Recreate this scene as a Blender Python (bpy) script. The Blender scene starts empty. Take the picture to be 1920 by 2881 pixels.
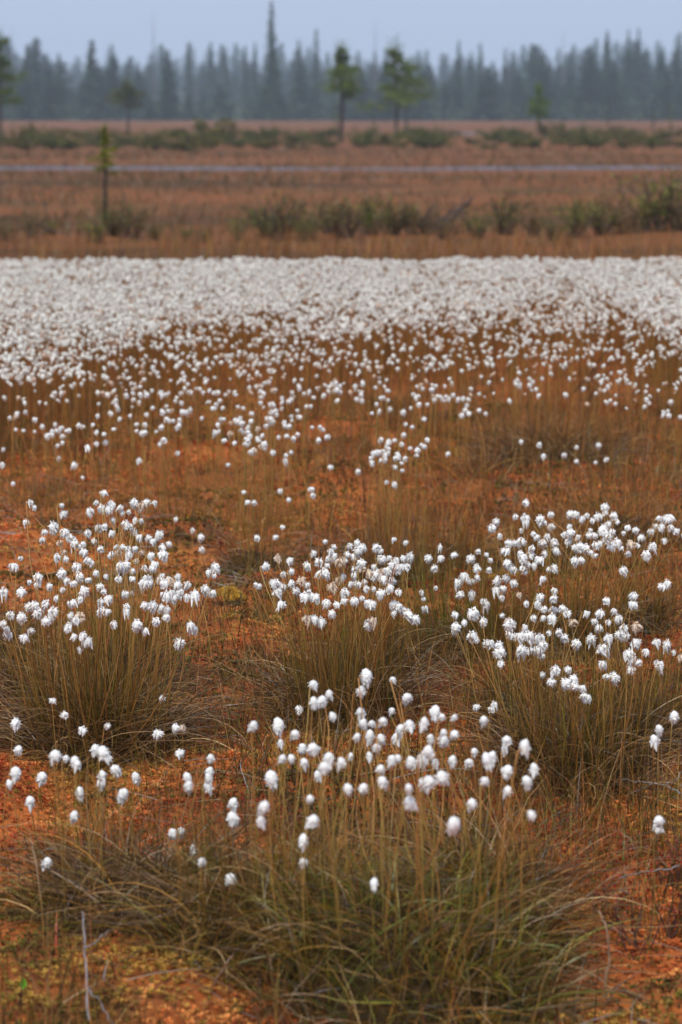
import bpy, math, random
import numpy as np
from mathutils import Vector, Quaternion, Matrix

rng = np.random.default_rng(7)
random.seed(7)
SC = bpy.context.scene
COL = SC.collection

# ---------------------------------------------------------------- camera
CAM_H = 1.55
FPX = 85.0 / 36.0 * 2881.0            # focal length in photograph pixels
HOR = 315.0                           # horizon row in photograph pixels
PITCH = math.atan((1440.5 - HOR) / FPX)
cd = bpy.data.cameras.new('camera')
cam = bpy.data.objects.new('camera', cd); COL.objects.link(cam)
cam.location = (0, 0, CAM_H)
cam.rotation_euler = (math.pi / 2 - PITCH, 0, 0)
cd.sensor_fit = 'VERTICAL'; cd.sensor_height = 36.0; cd.lens = 85.0
cd.clip_start = 0.1; cd.clip_end = 6000
cd.dof.use_dof = True; cd.dof.focus_distance = 6.05; cd.dof.aperture_fstop = 4.8
SC.camera = cam

# ---------------------------------------------------------------- sky, sun, exposure
SUN_EL, SUN_AZ = math.radians(58), math.radians(200)   # azimuth clockwise from +Y
W = bpy.data.worlds.new('World'); SC.world = W; W.use_nodes = True
nt = W.node_tree; nt.nodes.clear()
wo = nt.nodes.new('ShaderNodeOutputWorld'); bg = nt.nodes.new('ShaderNodeBackground')
sky = nt.nodes.new('ShaderNodeTexSky'); sky.sky_type = 'NISHITA'; sky.sun_disc = False
sky.sun_elevation = SUN_EL; sky.sun_rotation = SUN_AZ
sky.air_density = 1.0; sky.dust_density = 2.0; sky.ozone_density = 1.5
mx = nt.nodes.new('ShaderNodeMix'); mx.data_type = 'RGBA'
mx.inputs['Factor'].default_value = 0.92                 # even cloud deck over the blue sky
mx.inputs[7].default_value = (1.80, 2.12, 2.95, 1)
nt.links.new(sky.outputs[0], mx.inputs[6]); nt.links.new(mx.outputs[2], bg.inputs[0])
bg.inputs[1].default_value = 0.1
nt.links.new(bg.outputs[0], wo.inputs[0])
sd = bpy.data.lights.new('sun', 'SUN'); sd.energy = 1.5; sd.angle = math.radians(28); sd.color = (1.0, 0.975, 0.90)
sun = bpy.data.objects.new('sun', sd); COL.objects.link(sun)
sdir = Vector((math.sin(SUN_AZ) * math.cos(SUN_EL), math.cos(SUN_AZ) * math.cos(SUN_EL), math.sin(SUN_EL)))
sun.rotation_mode = 'QUATERNION'; sun.rotation_quaternion = sdir.to_track_quat('Z', 'Y')
sun.location = (0, 0, 60)
vs = SC.view_settings; vs.view_transform = 'Standard'; vs.look = 'None'; vs.exposure = 1.35; vs.gamma = 1.0
vs.use_curve_mapping = False
SC.cycles.use_denoising = True
SC.cycles.max_bounces = 6; SC.cycles.volume_bounces = 2; SC.cycles.transparent_max_bounces = 6
SC.cycles.sample_clamp_indirect = 4.0

# ---------------------------------------------------------------- pixels to directions (1568-wide picture units)
K = 1920.0 / 1568.0
def ray(vx, vy):
    x = (np.asarray(vx, float) * K - 960.0) / FPX; y = -(np.asarray(vy, float) * K - 1440.5) / FPX
    c, s = math.cos(PITCH), math.sin(PITCH)
    return np.stack([x, c + y * s, -s + y * c], -1)
def at_h(vx, vy, h):                  # the point of that ray at height h
    d = ray(vx, vy); t = (h - CAM_H) / d[..., 2]
    return d * t[..., None] + np.array([0, 0, CAM_H])
def at_y(vx, vy, Y):
    d = ray(vx, vy); return d * (Y / d[..., 1])[..., None] + np.array([0, 0, CAM_H])

# ---------------------------------------------------------------- noise and terrain
def _h(ix, iy, s):
    n = (ix.astype(np.int64) * 374761393 + iy.astype(np.int64) * 668265263 + s * 974634777) & 0xffffffff
    n = ((n ^ (n >> 13)) * 1274126177) & 0xffffffff
    return ((n ^ (n >> 16)) & 0xffff) / 65535.0
def vnoise(x, y, s=0):
    x = np.asarray(x, float); y = np.asarray(y, float)
    ix, iy = np.floor(x), np.floor(y); fx, fy = x - ix, y - iy
    fx = fx * fx * (3 - 2 * fx); fy = fy * fy * (3 - 2 * fy)
    a = _h(ix, iy, s); b = _h(ix + 1, iy, s); c = _h(ix, iy + 1, s); d = _h(ix + 1, iy + 1, s)
    return (a + (b - a) * fx) * (1 - fy) + (c + (d - c) * fx) * fy
def fbm(x, y, s=0, o=3):
    v = 0; a = 0.5; t = 0
    for k in range(o):
        v = v + a * vnoise(x * 2 ** k, y * 2 ** k, s + k * 17); t += a; a *= 0.5
    return v / t
def sstep(a, b, x):
    t = np.clip((x - a) / (b - a), 0, 1); return t * t * (3 - 2 * t)

def pool_mask(x, y):
    w1 = 1.1 * (fbm(x * 0.09, y * 0 + 3.3, 91, 3) - 0.5) * 6
    m1 = sstep(2.6, 1.1, np.abs(y - 68.5 - w1 * 1.0)) * sstep(.08, .28, fbm(x * .12, y * .2, 97, 2))
    m2 = sstep(1.0, 0.6, np.hypot((x - 8.7) / 2.0, (y - 182) / 9.0))
    return np.maximum(m1, m2)
def ground_z(x, y):
    x = np.asarray(x, float); y = np.asarray(y, float)
    near = 1 - sstep(9, 16, y) * 0.45
    z = (fbm(x * 1.7 + 5, y * 1.7, 3, 3) - 0.5) * 0.17 * near
    z = z + (fbm(x * 8, y * 8, 11, 2) - 0.5) * 0.05 * near
    z = z + (fbm(x * 0.05, y * 0.05, 31, 2) - 0.5) * 0.10 * sstep(20, 60, y)
    fl = sstep(52, 60, y) * sstep(90, 80, y) + sstep(160, 168, y) * sstep(205, 197, y)
    z = z * (1 - .85 * fl) - 0.10 * pool_mask(x, y)
    z = z + np.clip(y - 560, 0, 700) * 0.022 + np.clip(-y - 560, 0, 700) * 0.022
    return z

# ---------------------------------------------------------------- mesh collection
class Geo:
    def __init__(s): s.V = []; s.C = []; s.F = []; s.M = []; s.n = 0
    def add(s, V, F, C=(0.5, 0.5, 0.5), m=0):
        V = np.asarray(V, float).reshape(-1, 3); F = np.asarray(F, int)
        C = np.asarray(C, float)
        if C.ndim == 1: C = np.tile(C, (len(V), 1))
        s.V.append(V); s.C.append(C); s.F.append(F + s.n); s.M.append(np.full(len(F), m)); s.n += len(V)
        return s
    def mesh(s, name, mats, smooth=True):
        me = bpy.data.meshes.new(name)
        V = np.concatenate(s.V); C = np.concatenate(s.C)
        me.vertices.add(len(V)); me.vertices.foreach_set('co', V.astype(np.float32).ravel())
        loops = np.concatenate([f.ravel() for f in s.F]); ks = np.concatenate([np.full(len(f), f.shape[1]) for f in s.F])
        me.loops.add(len(loops)); me.loops.foreach_set('vertex_index', loops.astype(np.int32))
        me.polygons.add(len(ks)); st = np.concatenate([[0], np.cumsum(ks)[:-1]])
        me.polygons.foreach_set('loop_start', st.astype(np.int32)); me.polygons.foreach_set('loop_total', ks.astype(np.int32))
        me.polygons.foreach_set('material_index', np.concatenate(s.M).astype(np.int32))
        me.polygons.foreach_set('use_smooth', np.full(len(ks), smooth))
        at = me.color_attributes.new('Col', 'FLOAT_COLOR', 'POINT')
        at.data.foreach_set('color', np.concatenate([C, np.ones((len(C), 1))], 1).astype(np.float32).ravel())
        for m in mats: me.materials.append(m)
        me.update(); me.validate()
        return me
def link(name, me, parent=None, loc=(0, 0, 0)):
    o = bpy.data.objects.new(name, me); COL.objects.link(o); o.location = loc
    if parent: o.parent = parent
    return o
def tag(o, label=None, cat=None, group=None, kind=None):
    if label: o['label'] = label
    if cat: o['category'] = cat
    if group: o['group'] = group
    if kind: o['kind'] = kind
    return o
def thing(name, loc, label, cat, group=None):
    return tag(link(name, None, None, loc), label, cat, group)

def tube(path, rad, sides=5, cap=True):
    P = np.asarray(path, float); n = len(P); rad = np.broadcast_to(np.asarray(rad, float), (n,))
    T = np.gradient(P, axis=0); T /= np.linalg.norm(T, axis=1)[:, None] + 1e-9
    ref = np.where(np.abs(T[:, 2:3]) > 0.9, np.array([[1., 0, 0]]), np.array([[0, 0, 1.]]))
    if np.abs(T[:, 2]).max() > 0.9 : ref = np.tile(np.array([[1., 0.13, 0]]), (n, 1))
    A = np.cross(T, ref); A /= np.linalg.norm(A, axis=1)[:, None] + 1e-9
    B = np.cross(T, A); a = np.arange(sides) / sides * 2 * math.pi
    V = P[:, None] + rad[:, None, None] * (np.cos(a)[None, :, None] * A[:, None] + np.sin(a)[None, :, None] * B[:, None])
    i = np.arange(n - 1)[:, None] * sides; j = np.arange(sides)[None]; j2 = (j + 1) % sides
    F = np.stack([i + j, i + j2, i + sides + j2, i + sides + j], -1).reshape(-1, 4)
    return V.reshape(-1, 3), F

def ribbons(B, az, L, ph0, ph1, Wd, nseg, c0, c1, pw=1.0, tw=None, floor=None, curl=0.0):
    """arching blades; N of them at once"""
    N = len(B); hd = np.stack([np.cos(az), np.sin(az), 0 * az], -1); pp = np.stack([-np.sin(az), np.cos(az), 0 * az], -1)
    if tw is None: tw = rng.uniform(0, math.pi, N)
    pos = B.copy(); rows = []; cols = []; cu = rng.normal(0, curl, N); az0 = az
    for k in range(nseg + 1):
        t = k / nseg; ph = ph0 + (ph1 - ph0) * t ** pw
        az = az0 + cu * t * t; hd = np.stack([np.cos(az), np.sin(az), 0 * az], -1); pp = np.stack([-np.sin(az), np.cos(az), 0 * az], -1)
        nrm = np.stack([np.cos(az) * np.cos(ph), np.sin(az) * np.cos(ph), -np.sin(ph)], -1)
        side = pp * np.cos(tw)[:, None] + nrm * np.sin(tw)[:, None]
        w = (Wd * (1 - t ** 1.6) * 0.5 + 0.00012)[:, None]
        q = pos.copy()
        if floor is not None: q[:, 2] = np.maximum(q[:, 2], floor(q[:, 0], q[:, 1]) + 0.004 + 0.01 * (np.arange(N) % 7) / 7)
        rows += [q - side * w, q + side * w]
        c = c0 + (c1 - c0) * t; cols += [c, c]
        ph2 = ph0 + (ph1 - ph0) * ((k + 0.5) / nseg) ** pw
        pos = pos + (L / nseg)[:, None] * (np.sin(ph2)[:, None] * hd + np.cos(ph2)[:, None] * np.array([0, 0, 1.]))
    V = np.stack(rows, 1); C = np.stack(cols, 1); m = 2 * (nseg + 1)
    i = np.arange(N)[:, None] * m; k = np.arange(nseg)[None] * 2
    F = np.stack([i + k, i + k + 1, i + k + 3, i + k + 2], -1).reshape(-1, 4)
    return V.reshape(-1, 3), F, C.reshape(-1, 3)

def leaves(P, size, c, aspect=1.8, up=0.0):
    """diamond leaf faces, folded along the middle"""
    N = len(P); size = np.broadcast_to(np.asarray(size, float), (N,))
    d = rng.normal(size=(N, 3)); d[:, 2] += up; d /= np.linalg.norm(d, axis=1)[:, None]
    e = np.cross(d, rng.normal(size=(N, 3))); e /= np.linalg.norm(e, axis=1)[:, None] + 1e-9
    f = np.cross(d, e); s = size[:, None]
    V = np.stack([P, P + d * s * .5 + e * s * .5 / aspect + f * s * .12, P + d * s, P + d * s * .5 - e * s * .5 / aspect + f * s * .12], 1)
    i = np.arange(N) * 4
    F = np.concatenate([np.stack([i, i + 1, i + 2], -1), np.stack([i, i + 2, i + 3], -1)])
    return V.reshape(-1, 3), F, np.repeat(np.asarray(c, float) if np.ndim(c) > 1 else np.tile(c, (N, 1)), 4, 0)

def pick(pal, N, jit=0.18):
    pal = np.asarray(pal, float); c = pal[rng.integers(0, len(pal), N)]
    return np.clip(c * (1 + rng.normal(0, jit, (N, 1))), 0.002, 0.9)

# ---------------------------------------------------------------- materials
def new_mat(name):
    m = bpy.data.materials.new(name); m.use_nodes = True; n = m.node_tree; n.nodes.clear()
    out = n.nodes.new('ShaderNodeOutputMaterial'); return m, n, out
def vcol_mat(name, rough=0.7, trans=0.0, noise=(40, 0.25), spec=0.3, gain=1.0):
    m, n, out = new_mat(name)
    at = n.nodes.new('ShaderNodeAttribute'); at.attribute_name = 'Col'
    geo = n.nodes.new('ShaderNodeNewGeometry'); nz = n.nodes.new('ShaderNodeTexNoise'); nz.inputs['Scale'].default_value = noise[0]
    n.links.new(geo.outputs['Position'], nz.inputs['Vector'])
    mr = n.nodes.new('ShaderNodeMapRange'); mr.inputs[1].default_value = 0.25; mr.inputs[2].default_value = 0.75
    mr.inputs[3].default_value = gain * (1 - noise[1]); mr.inputs[4].default_value = gain * (1 + noise[1])
    n.links.new(nz.outputs['Fac'], mr.inputs[0])
    mul = n.nodes.new('ShaderNodeVectorMath'); mul.operation = 'SCALE'
    n.links.new(at.outputs['Color'], mul.inputs[0]); n.links.new(mr.outputs[0], mul.inputs['Scale'])
    p = n.nodes.new('ShaderNodeBsdfPrincipled'); p.inputs['Roughness'].default_value = rough; p.inputs['Specular IOR Level'].default_value = spec
    n.links.new(mul.outputs[0], p.inputs['Base Color'])
    if trans > 0:
        tr = n.nodes.new('ShaderNodeBsdfTranslucent'); n.links.new(mul.outputs[0], tr.inputs[0])
        ms = n.nodes.new('ShaderNodeMixShader'); ms.inputs[0].default_value = trans
        n.links.new(p.outputs[0], ms.inputs[1]); n.links.new(tr.outputs[0], ms.inputs[2]); n.links.new(ms.outputs[0], out.inputs[0])
    else: n.links.new(p.outputs[0], out.inputs[0])
    return m
def cotton_mat(name, c):
    m, n, out = new_mat(name)
    geo = n.nodes.new('ShaderNodeTexCoord'); nz = n.nodes.new('ShaderNodeTexNoise'); nz.inputs['Scale'].default_value = 260
    mp = n.nodes.new('ShaderNodeMapping'); mp.inputs['Scale'].default_value = (1, 1, 0.25)
    n.links.new(geo.outputs['Object'], mp.inputs[0]); n.links.new(mp.outputs[0], nz.inputs['Vector'])
    bp = n.nodes.new('ShaderNodeBump'); bp.inputs['Strength'].default_value = 0.5; bp.inputs['Distance'].default_value = 0.004
    n.links.new(nz.outputs['Fac'], bp.inputs['Height'])
    d = n.nodes.new('ShaderNodeBsdfDiffuse'); d.inputs[0].default_value = (*c, 1); n.links.new(bp.outputs[0], d.inputs['Normal'])
    tr = n.nodes.new('ShaderNodeBsdfTranslucent'); tr.inputs[0].default_value = (*c, 1)
    ms = n.nodes.new('ShaderNodeMixShader'); ms.inputs[0].default_value = 0.25
    n.links.new(d.outputs[0], ms.inputs[1]); n.links.new(tr.outputs[0], ms.inputs[2]); n.links.new(ms.outputs[0], out.inputs[0])
    return m
def ground_mat():
    m, n, out = new_mat('bog_ground')
    L = n.links.new
    geo = n.nodes.new('ShaderNodeNewGeometry')
    def noise(scale, detail=4, vec=None, rough=0.6):
        t = n.nodes.new('ShaderNodeTexNoise'); t.inputs['Scale'].default_value = scale; t.inputs['Detail'].default_value = detail
        t.inputs['Roughness'].default_value = rough; L(vec or geo.outputs['Position'], t.inputs['Vector']); return t.outputs['Fac']
    def ramp(f, stops):
        r = n.nodes.new('ShaderNodeValToRGB'); e = r.color_ramp.elements
        while len(e) < len(stops): e.new(0.5)
        for q, (p, c) in zip(e, stops): q.position = p; q.color = (*c, 1)
        L(f, r.inputs[0]); return r.outputs[0]
    def mix(f, a, b):
        x = n.nodes.new('ShaderNodeMix'); x.data_type = 'RGBA'
        if isinstance(f, float): x.inputs['Factor'].default_value = f
        else: L(f, x.inputs['Factor'])
        L(a, x.inputs[6]); L(b, x.inputs[7]); return x.outputs[2]
    near = ramp(noise(2.2, 8), [(0.3, (0.16, 0.040, 0.012)), (0.45, (0.38, 0.095, 0.022)), (0.56, (0.48, 0.14, 0.03)), (0.7, (0.34, 0.15, 0.032))])
    grain = ramp(noise(90, 3), [(0.35, (0.16, 0.04, 0.014)), (0.65, (0.40, 0.13, 0.03))])
    near = mix(0.35, near, grain)
    peat = ramp(noise(14, 5), [(0.3, (0.035, 0.018, 0.008)), (0.7, (0.16, 0.07, 0.025))])
    pf = n.nodes.new('ShaderNodeMapRange'); pf.inputs[1].default_value = 0.49; pf.inputs[2].default_value = 0.66; L(noise(3.1, 6), pf.inputs[0])
    near = mix(pf.outputs[0], near, peat)
    mp = n.nodes.new('ShaderNodeMapping'); mp.inputs['Scale'].default_value = (0.035, 0.10, 1); L(geo.outputs['Position'], mp.inputs[0])
    far = ramp(noise(1.6, 6, mp.outputs[0], 0.65), [(0.40, (0.035, 0.024, 0.008)), (0.46, (0.11, 0.047, 0.014)), (0.51, (0.20, 0.066, 0.019)), (0.56, (0.14, 0.057, 0.018)), (0.63, (0.055, 0.040, 0.011))])
    far = mix(0.3, far, ramp(noise(1.5, 6), [(0.35, (0.07, 0.036, 0.013)), (0.65, (0.28, 0.10, 0.035))]))
    sx = n.nodes.new('ShaderNodeSeparateXYZ'); L(geo.outputs['Position'], sx.inputs[0])
    yr = n.nodes.new('ShaderNodeMapRange'); yr.inputs[1].default_value = 12; yr.inputs[2].default_value = 26; L(sx.outputs[1], yr.inputs[0])
    col = mix(yr.outputs[0], near, far)
    ff = n.nodes.new('ShaderNodeMapRange'); ff.inputs[1].default_value = 415; ff.inputs[2].default_value = 440; L(sx.outputs[1], ff.inputs[0])
    col = mix(ff.outputs[0], col, ramp(noise(.2, 3), [(0.3, (0.02, 0.03, 0.015)), (0.7, (0.035, 0.045, 0.02))]))
    p = n.nodes.new('ShaderNodeBsdfPrincipled'); p.inputs['Roughness'].default_value = 0.9; p.inputs['Specular IOR Level'].default_value = 0.15
    L(col, p.inputs['Base Color'])
    bp = n.nodes.new('ShaderNodeBump'); bp.inputs['Strength'].default_value = 0.8; bp.inputs['Distance'].default_value = 0.012
    L(noise(70, 4), bp.inputs['Height']); L(bp.outputs[0], p.inputs['Normal'])
    L(p.outputs[0], out.inputs[0]); return m
def water_mat():
    m, n, out = new_mat('pool_water')
    p = n.nodes.new('ShaderNodeBsdfPrincipled'); p.inputs['Base Color'].default_value = (0.03, 0.02, 0.015, 1)
    p.inputs['Roughness'].default_value = 0.32; p.inputs['IOR'].default_value = 1.33
    nz = n.nodes.new('ShaderNodeTexNoise'); nz.inputs['Scale'].default_value = 6; bp = n.nodes.new('ShaderNodeBump')
    g = n.nodes.new('ShaderNodeNewGeometry'); n.links.new(g.outputs['Position'], nz.inputs['Vector'])
    bp.inputs['Strength'].default_value = 0.15; bp.inputs['Distance'].default_value = 0.02
    n.links.new(nz.outputs['Fac'], bp.inputs['Height']); n.links.new(bp.outputs[0], p.inputs['Normal'])
    n.links.new(p.outputs[0], out.inputs[0]); return m

M_GROUND, M_WATER = ground_mat(), water_mat()
M_MOSS = vcol_mat('moss', 0.85, 0.15, (30, 0.25), 0.2)
M_BLADE = vcol_mat('grass_blade', 0.42, 0.15, (60, 0.25), 0.5, 0.68)
M_STALK = vcol_mat('stalk', 0.5, 0.0, (60, 0.15), 0.4)
M_COTTON = cotton_mat('cotton', (0.91, 0.905, 0.88))
M_BUFF = cotton_mat('withered_cotton', (0.74, 0.60, 0.47))
M_FIELD = vcol_mat('cotton_field', 0.9, 0.42, (200, 0.04), 0.1)
M_BARK = vcol_mat('bark', 0.9, 0.0, (9, 0.3), 0.2)
M_TWIG = vcol_mat('grey_twig', 0.8, 0.0, (80, 0.3), 0.2)
M_NEEDLE = vcol_mat('needles', 0.7, 0.15, (1.5, 0.25), 0.2)
M_LEAF = vcol_mat('leaf', 0.6, 0.25, (8, 0.25), 0.3)
M_PEAT = vcol_mat('tussock_base', 0.95, 0.0, (50, 0.5), 0.1)

# ---------------------------------------------------------------- ground sheet and pools
def build_ground():
    ys = [-1900, -1200, -700, -560, -300, -120, -50, -20, -8, -3, -1, 0, 0.8, 1.5, 2.1, 2.6]
    while ys[-1] < 1900: ys.append(ys[-1] * 1.0115 + 0.004)
    ys = np.array(ys); nx = 221
    s = np.linspace(-1, 1, nx); s = np.sign(s) * np.abs(s) ** 1.35
    wd = np.abs(ys) * 0.55 + 3.5
    X = s[None] * wd[:, None]; Y = np.repeat(ys[:, None], nx, 1)
    Z = ground_z(X, Y)
    V = np.stack([X, Y, Z], -1).reshape(-1, 3)
    i = np.arange(len(ys) - 1)[:, None] * nx; j = np.arange(nx - 1)[None]
    F = np.stack([i + j, i + j + 1, i + nx + j + 1, i + nx + j], -1).reshape(-1, 4)
    o = link('ground', Geo().add(V, F).mesh('ground', [M_GROUND]))
    tag(o, 'orange sphagnum bog ground reaching to the forest', None, None, 'structure')
    for nm, x0, x1, y0, y1, lb in (('bog_pool', -45, 45, 56, 82, 'long narrow grey bog pool across the plain'),
                                   ('bog_pool', 2.5, 15, 168, 196, 'small bright bog pool behind the green thicket')):
        xs = np.linspace(x0, x1, 40); yy = np.linspace(y0, y1, 12); X, Y = np.meshgrid(xs, yy)
        V = np.stack([X, Y, 0 * X - 0.02], -1).reshape(-1, 3)
        i = np.arange(11)[:, None] * 40; j = np.arange(39)[None]
        F = np.stack([i + j, i + j + 1, i + 40 + j + 1, i + 40 + j], -1).reshape(-1, 4)
        tag(link(nm, Geo().add(V, F).mesh(nm, [M_WATER])), lb, None, None, 'structure')
build_ground()

# ---------------------------------------------------------------- cotton grass: stalks and seed heads
def make_head(seed, style):
    r = np.random.default_rng(seed); g = Geo(); U = 0.0105
    if style == 'wet':                       # rain-soaked locks hanging from the nodding tip
        torn = seed % 4 == 3
        n = r.integers(3, 5) if torn else r.integers(6, 10); a0 = r.uniform(0, 6.28)
        for k in range(n):
            a = a0 + k / n * 6.28 + r.normal(0, .25); R = r.uniform(.5, .8); Lg = r.uniform(.85, 1.75) * (0.8 if k % 3 else 1.15) * (1.35 if torn else 1)
            c, s = math.cos(a), math.sin(a); sk = r.normal(0, .12, 2)
            P = np.array([(0, 0, .25), (c * R * .5, s * R * .5, .42), (c * R, s * R, .1), (c * R * 1.05 + sk[0], s * R * 1.05 + sk[1], -Lg * .4),
                          (c * R * .9 + sk[0] * 2, s * R * .9 + sk[1] * 2, -Lg * .75), (c * R * .8 + sk[0] * 3, s * R * .8 + sk[1] * 3, -Lg)]) * U
            V, F = tube(P, np.array([.1, .34, .42, .34, .2, .02]) * U * r.uniform(.8, 1.15), 6); g.add(V, F, (.86, .86, .85))
        V, F = tube(np.array([(0, 0, .55), (0, 0, .45), (0, 0, .1), (0, 0, -.4), (0, 0, -.8)]) * U, np.array([.02, .35, .62, .5, .1]) * U * (.55 if torn else 1), 7); g.add(V, F, (.86, .86, .85))
        V, F = tube(np.array([(0, 0, .75), (.05, 0, .5), (0, .05, .2)]) * U, np.array([.12, .26, .1]) * U, 5); g.add(V, F, (.30, .15, .06), 1)
        base = .1
    else:                                    # drier egg-shaped cotton ball
        nr, ns = 8, 9; rows = []
        for i in range(nr):
            t = i / (nr - 1); z = 1.15 - 2.3 * t; rad = math.sqrt(max(0.0, 1 - (1 - 2 * t) ** 2)) * (0.98 - 0.28 * t) + .015
            a = np.arange(ns) / ns * 6.283; rr = rad * (1 + r.normal(0, .10, ns)); rows.append(np.stack([rr * np.cos(a), rr * np.sin(a), z + r.normal(0, .06, ns)], -1))
        V = np.concatenate(rows) * U; i = np.arange(nr - 1)[:, None] * ns; j = np.arange(ns)[None]; j2 = (j + 1) % ns
        V[:, 0] += (V[:, 2] / U - 0.2) ** 2 * r.normal(0, .16) * U; V *= np.array([1.05, 1.05, 1.15]) * r.uniform(.9, 1.15)
        for q in range(r.integers(1, 4)):
            d0 = r.normal(0, .25, 2); P = np.array([(d0[0], d0[1], -.3), (d0[0] * 1.8, d0[1] * 1.8, -1.2), (d0[0] * 2.4, d0[1] * 2.4, -r.uniform(1.6, 2.3))]) * U
            Vt, Ft = tube(P, np.array([.5, .38, .04]) * U, 6); g.add(Vt, Ft, (.86, .86, .85))
        g.add(V, np.stack([i + j2, i + j, i + ns + j, i + ns + j2], -1).reshape(-1, 4), (.86, .86, .85)); base = 0
    N = 84                                    # loose fibres
    d = r.normal(size=(N, 3)); d[:, 2] -= .25; d /= np.linalg.norm(d, axis=1)[:, None]
    p0 = d * np.array([.75, .75, .85]) * U; p1 = d * r.uniform(1.1, 1.55, (N, 1)) * U + np.array([0, 0, -.35]) * U * r.uniform(0, 1, (N, 1))
    e = np.cross(d, r.normal(size=(N, 3))) * U * .12
    V = np.stack([p0 - e, p0 + e, p1], 1).reshape(-1, 3); g.add(V, np.arange(N * 3).reshape(-1, 3), (.86, .86, .85))
    return g
HEADS = {}
for sty, cnt in (('wet', 8), ('dry', 5)):
    HEADS[sty] = [make_head(100 + q + (50 if sty == 'dry' else 0), sty).mesh('seed_head', [M_COTTON, M_STALK]) for q in range(cnt)]
    HEADS[sty + 'b'] = [make_head(203 + q * 4, sty).mesh('withered_head', [M_BUFF, M_STALK]) for q in range(2)]
STALKS = []
def make_stalk(seed):
    r = np.random.default_rng(seed); t = np.linspace(0, 1, 8); b = r.normal(0, .05); b2 = r.normal(0, .03)
    P = np.stack([b * np.sin(t * math.pi) + .02 * t, b2 * np.sin(t * math.pi * 1.5), t], -1)
    nod = r.uniform(.012, .045)
    P = np.concatenate([P, P[-1] + np.array([[nod * .5, 0, .012], [nod, 0, .010]])])
    V, F = tube(P, np.linspace(.0034, .0024, len(P)), 4)
    lo = np.array(random.choice([(.20, .12, .015), (.13, .10, .012), (.24, .11, .02)])); hi = np.array(random.choice([(.50, .24, .07), (.40, .15, .045), (.42, .26, .07)]))
    tt = np.repeat(np.linspace(0, 1, len(P)), 4)[:, None]
    return Geo().add(V, F, lo + (hi - lo) * tt).mesh('stalk', [M_STALK]), Vector(P[-1])
STALKS = [make_stalk(q) for q in range(12)]

def add_stalk(root, B, H, style, size):
    """one stalk from B to H (world) with its seed head as a sub-part"""
    me, tip = random.choice(STALKS); D = Vector(H) - Vector(B); s = D.length / tip.length
    q = Quaternion(D.normalized(), random.uniform(-1.2, 1.2)) @ tip.rotation_difference(D)
    o = link('stalk', me, root, Vector(B) - root.location); o.rotation_mode = 'QUATERNION'; o.rotation_quaternion = q; o.scale = (s, s, s)
    sty = style + ('b' if style == 'wet' and random.random() < .05 else '')
    h = link('seed_head', random.choice(HEADS[sty]), o)
    hq = Quaternion((0, 0, 1), random.uniform(0, 6.28)) @ Quaternion((1, 0, 0), random.gauss(0, .28))
    h.rotation_mode = 'QUATERNION'; h.rotation_quaternion = q.inverted() @ hq
    k = size / s; h.scale = (k * random.uniform(.9, 1.1), k * random.uniform(.9, 1.1), k * random.uniform(.85, 1.2))
    off = hq @ Vector((0, 0, -.45 * .0125 * size if style == 'wet' else .2 * .0125 * size))
    h.location = tip + (q.inverted() @ off) / s
    return o

PAL_OLIVE = [(.15, .085, .010), (.20, .105, .012), (.09, .075, .008), (.26, .12, .018), (.11, .10, .008), (.18, .145, .014), (.32, .15, .03), (.05, .04, .008)]
PAL_DEAD = [(.20, .105, .03), (.10, .052, .016), (.40, .26, .11), (.15, .068, .02), (.07, .042, .015), (.28, .145, .035), (.04, .026, .010), (.05, .03, .010), (.30, .17, .07)]
PAL_RUST = [(.36, .125, .025), (.30, .095, .02), (.44, .19, .036), (.24, .078, .016), (.38, .22, .042), (.18, .095, .016), (.13, .08, .014)]
PAL_GREEN = [(.09, .13, .012), (.17, .18, .018), (.06, .09, .012), (.21, .18, .025)]

def tussock_blades(r, n_up, n_arch, length, seed, zoff=0.0, center=(0, 0), arch=1.0, width=.0022, pals=None, mess=.55, up=.88, lie=.6):
    """blades in the tussock's own frame; the outer ones arch to the ground"""
    g = Geo(); pals = pals or (PAL_OLIVE, PAL_DEAD)
    fl = lambda x, y: ground_z(x + center[0], y + center[1]) - zoff
    for n, L0, p0, p1, w, pal, rr in ((n_up, length * up, (0, .16 + .3 * (lie > .7)), (.03, lie), width * .65, pals[0], .95), (int(n_arch * 1.15), length * .78, (.2, 1.3), (1.2, 2.5), width * .85, pals[1], 1.1)):
        if n == 0: continue
        a = rng.uniform(0, 6.283, n); q = np.sqrt(rng.uniform(0, 1, n)) * r * rr
        B = np.stack([q * np.cos(a), q * np.sin(a), 0 * a], -1)
        B[:, 2] = fl(B[:, 0], B[:, 1]) + 0.06 * (1 - (q / r) ** 2) * arch
        az = a + rng.normal(0, mess, n); Ls = L0 * rng.uniform(.3, 1.2, n)
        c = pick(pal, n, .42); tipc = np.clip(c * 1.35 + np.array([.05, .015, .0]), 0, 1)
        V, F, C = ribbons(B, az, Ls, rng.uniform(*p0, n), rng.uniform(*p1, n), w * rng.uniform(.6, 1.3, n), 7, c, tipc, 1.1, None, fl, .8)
        g.add(V, F, C)
    return g
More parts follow.
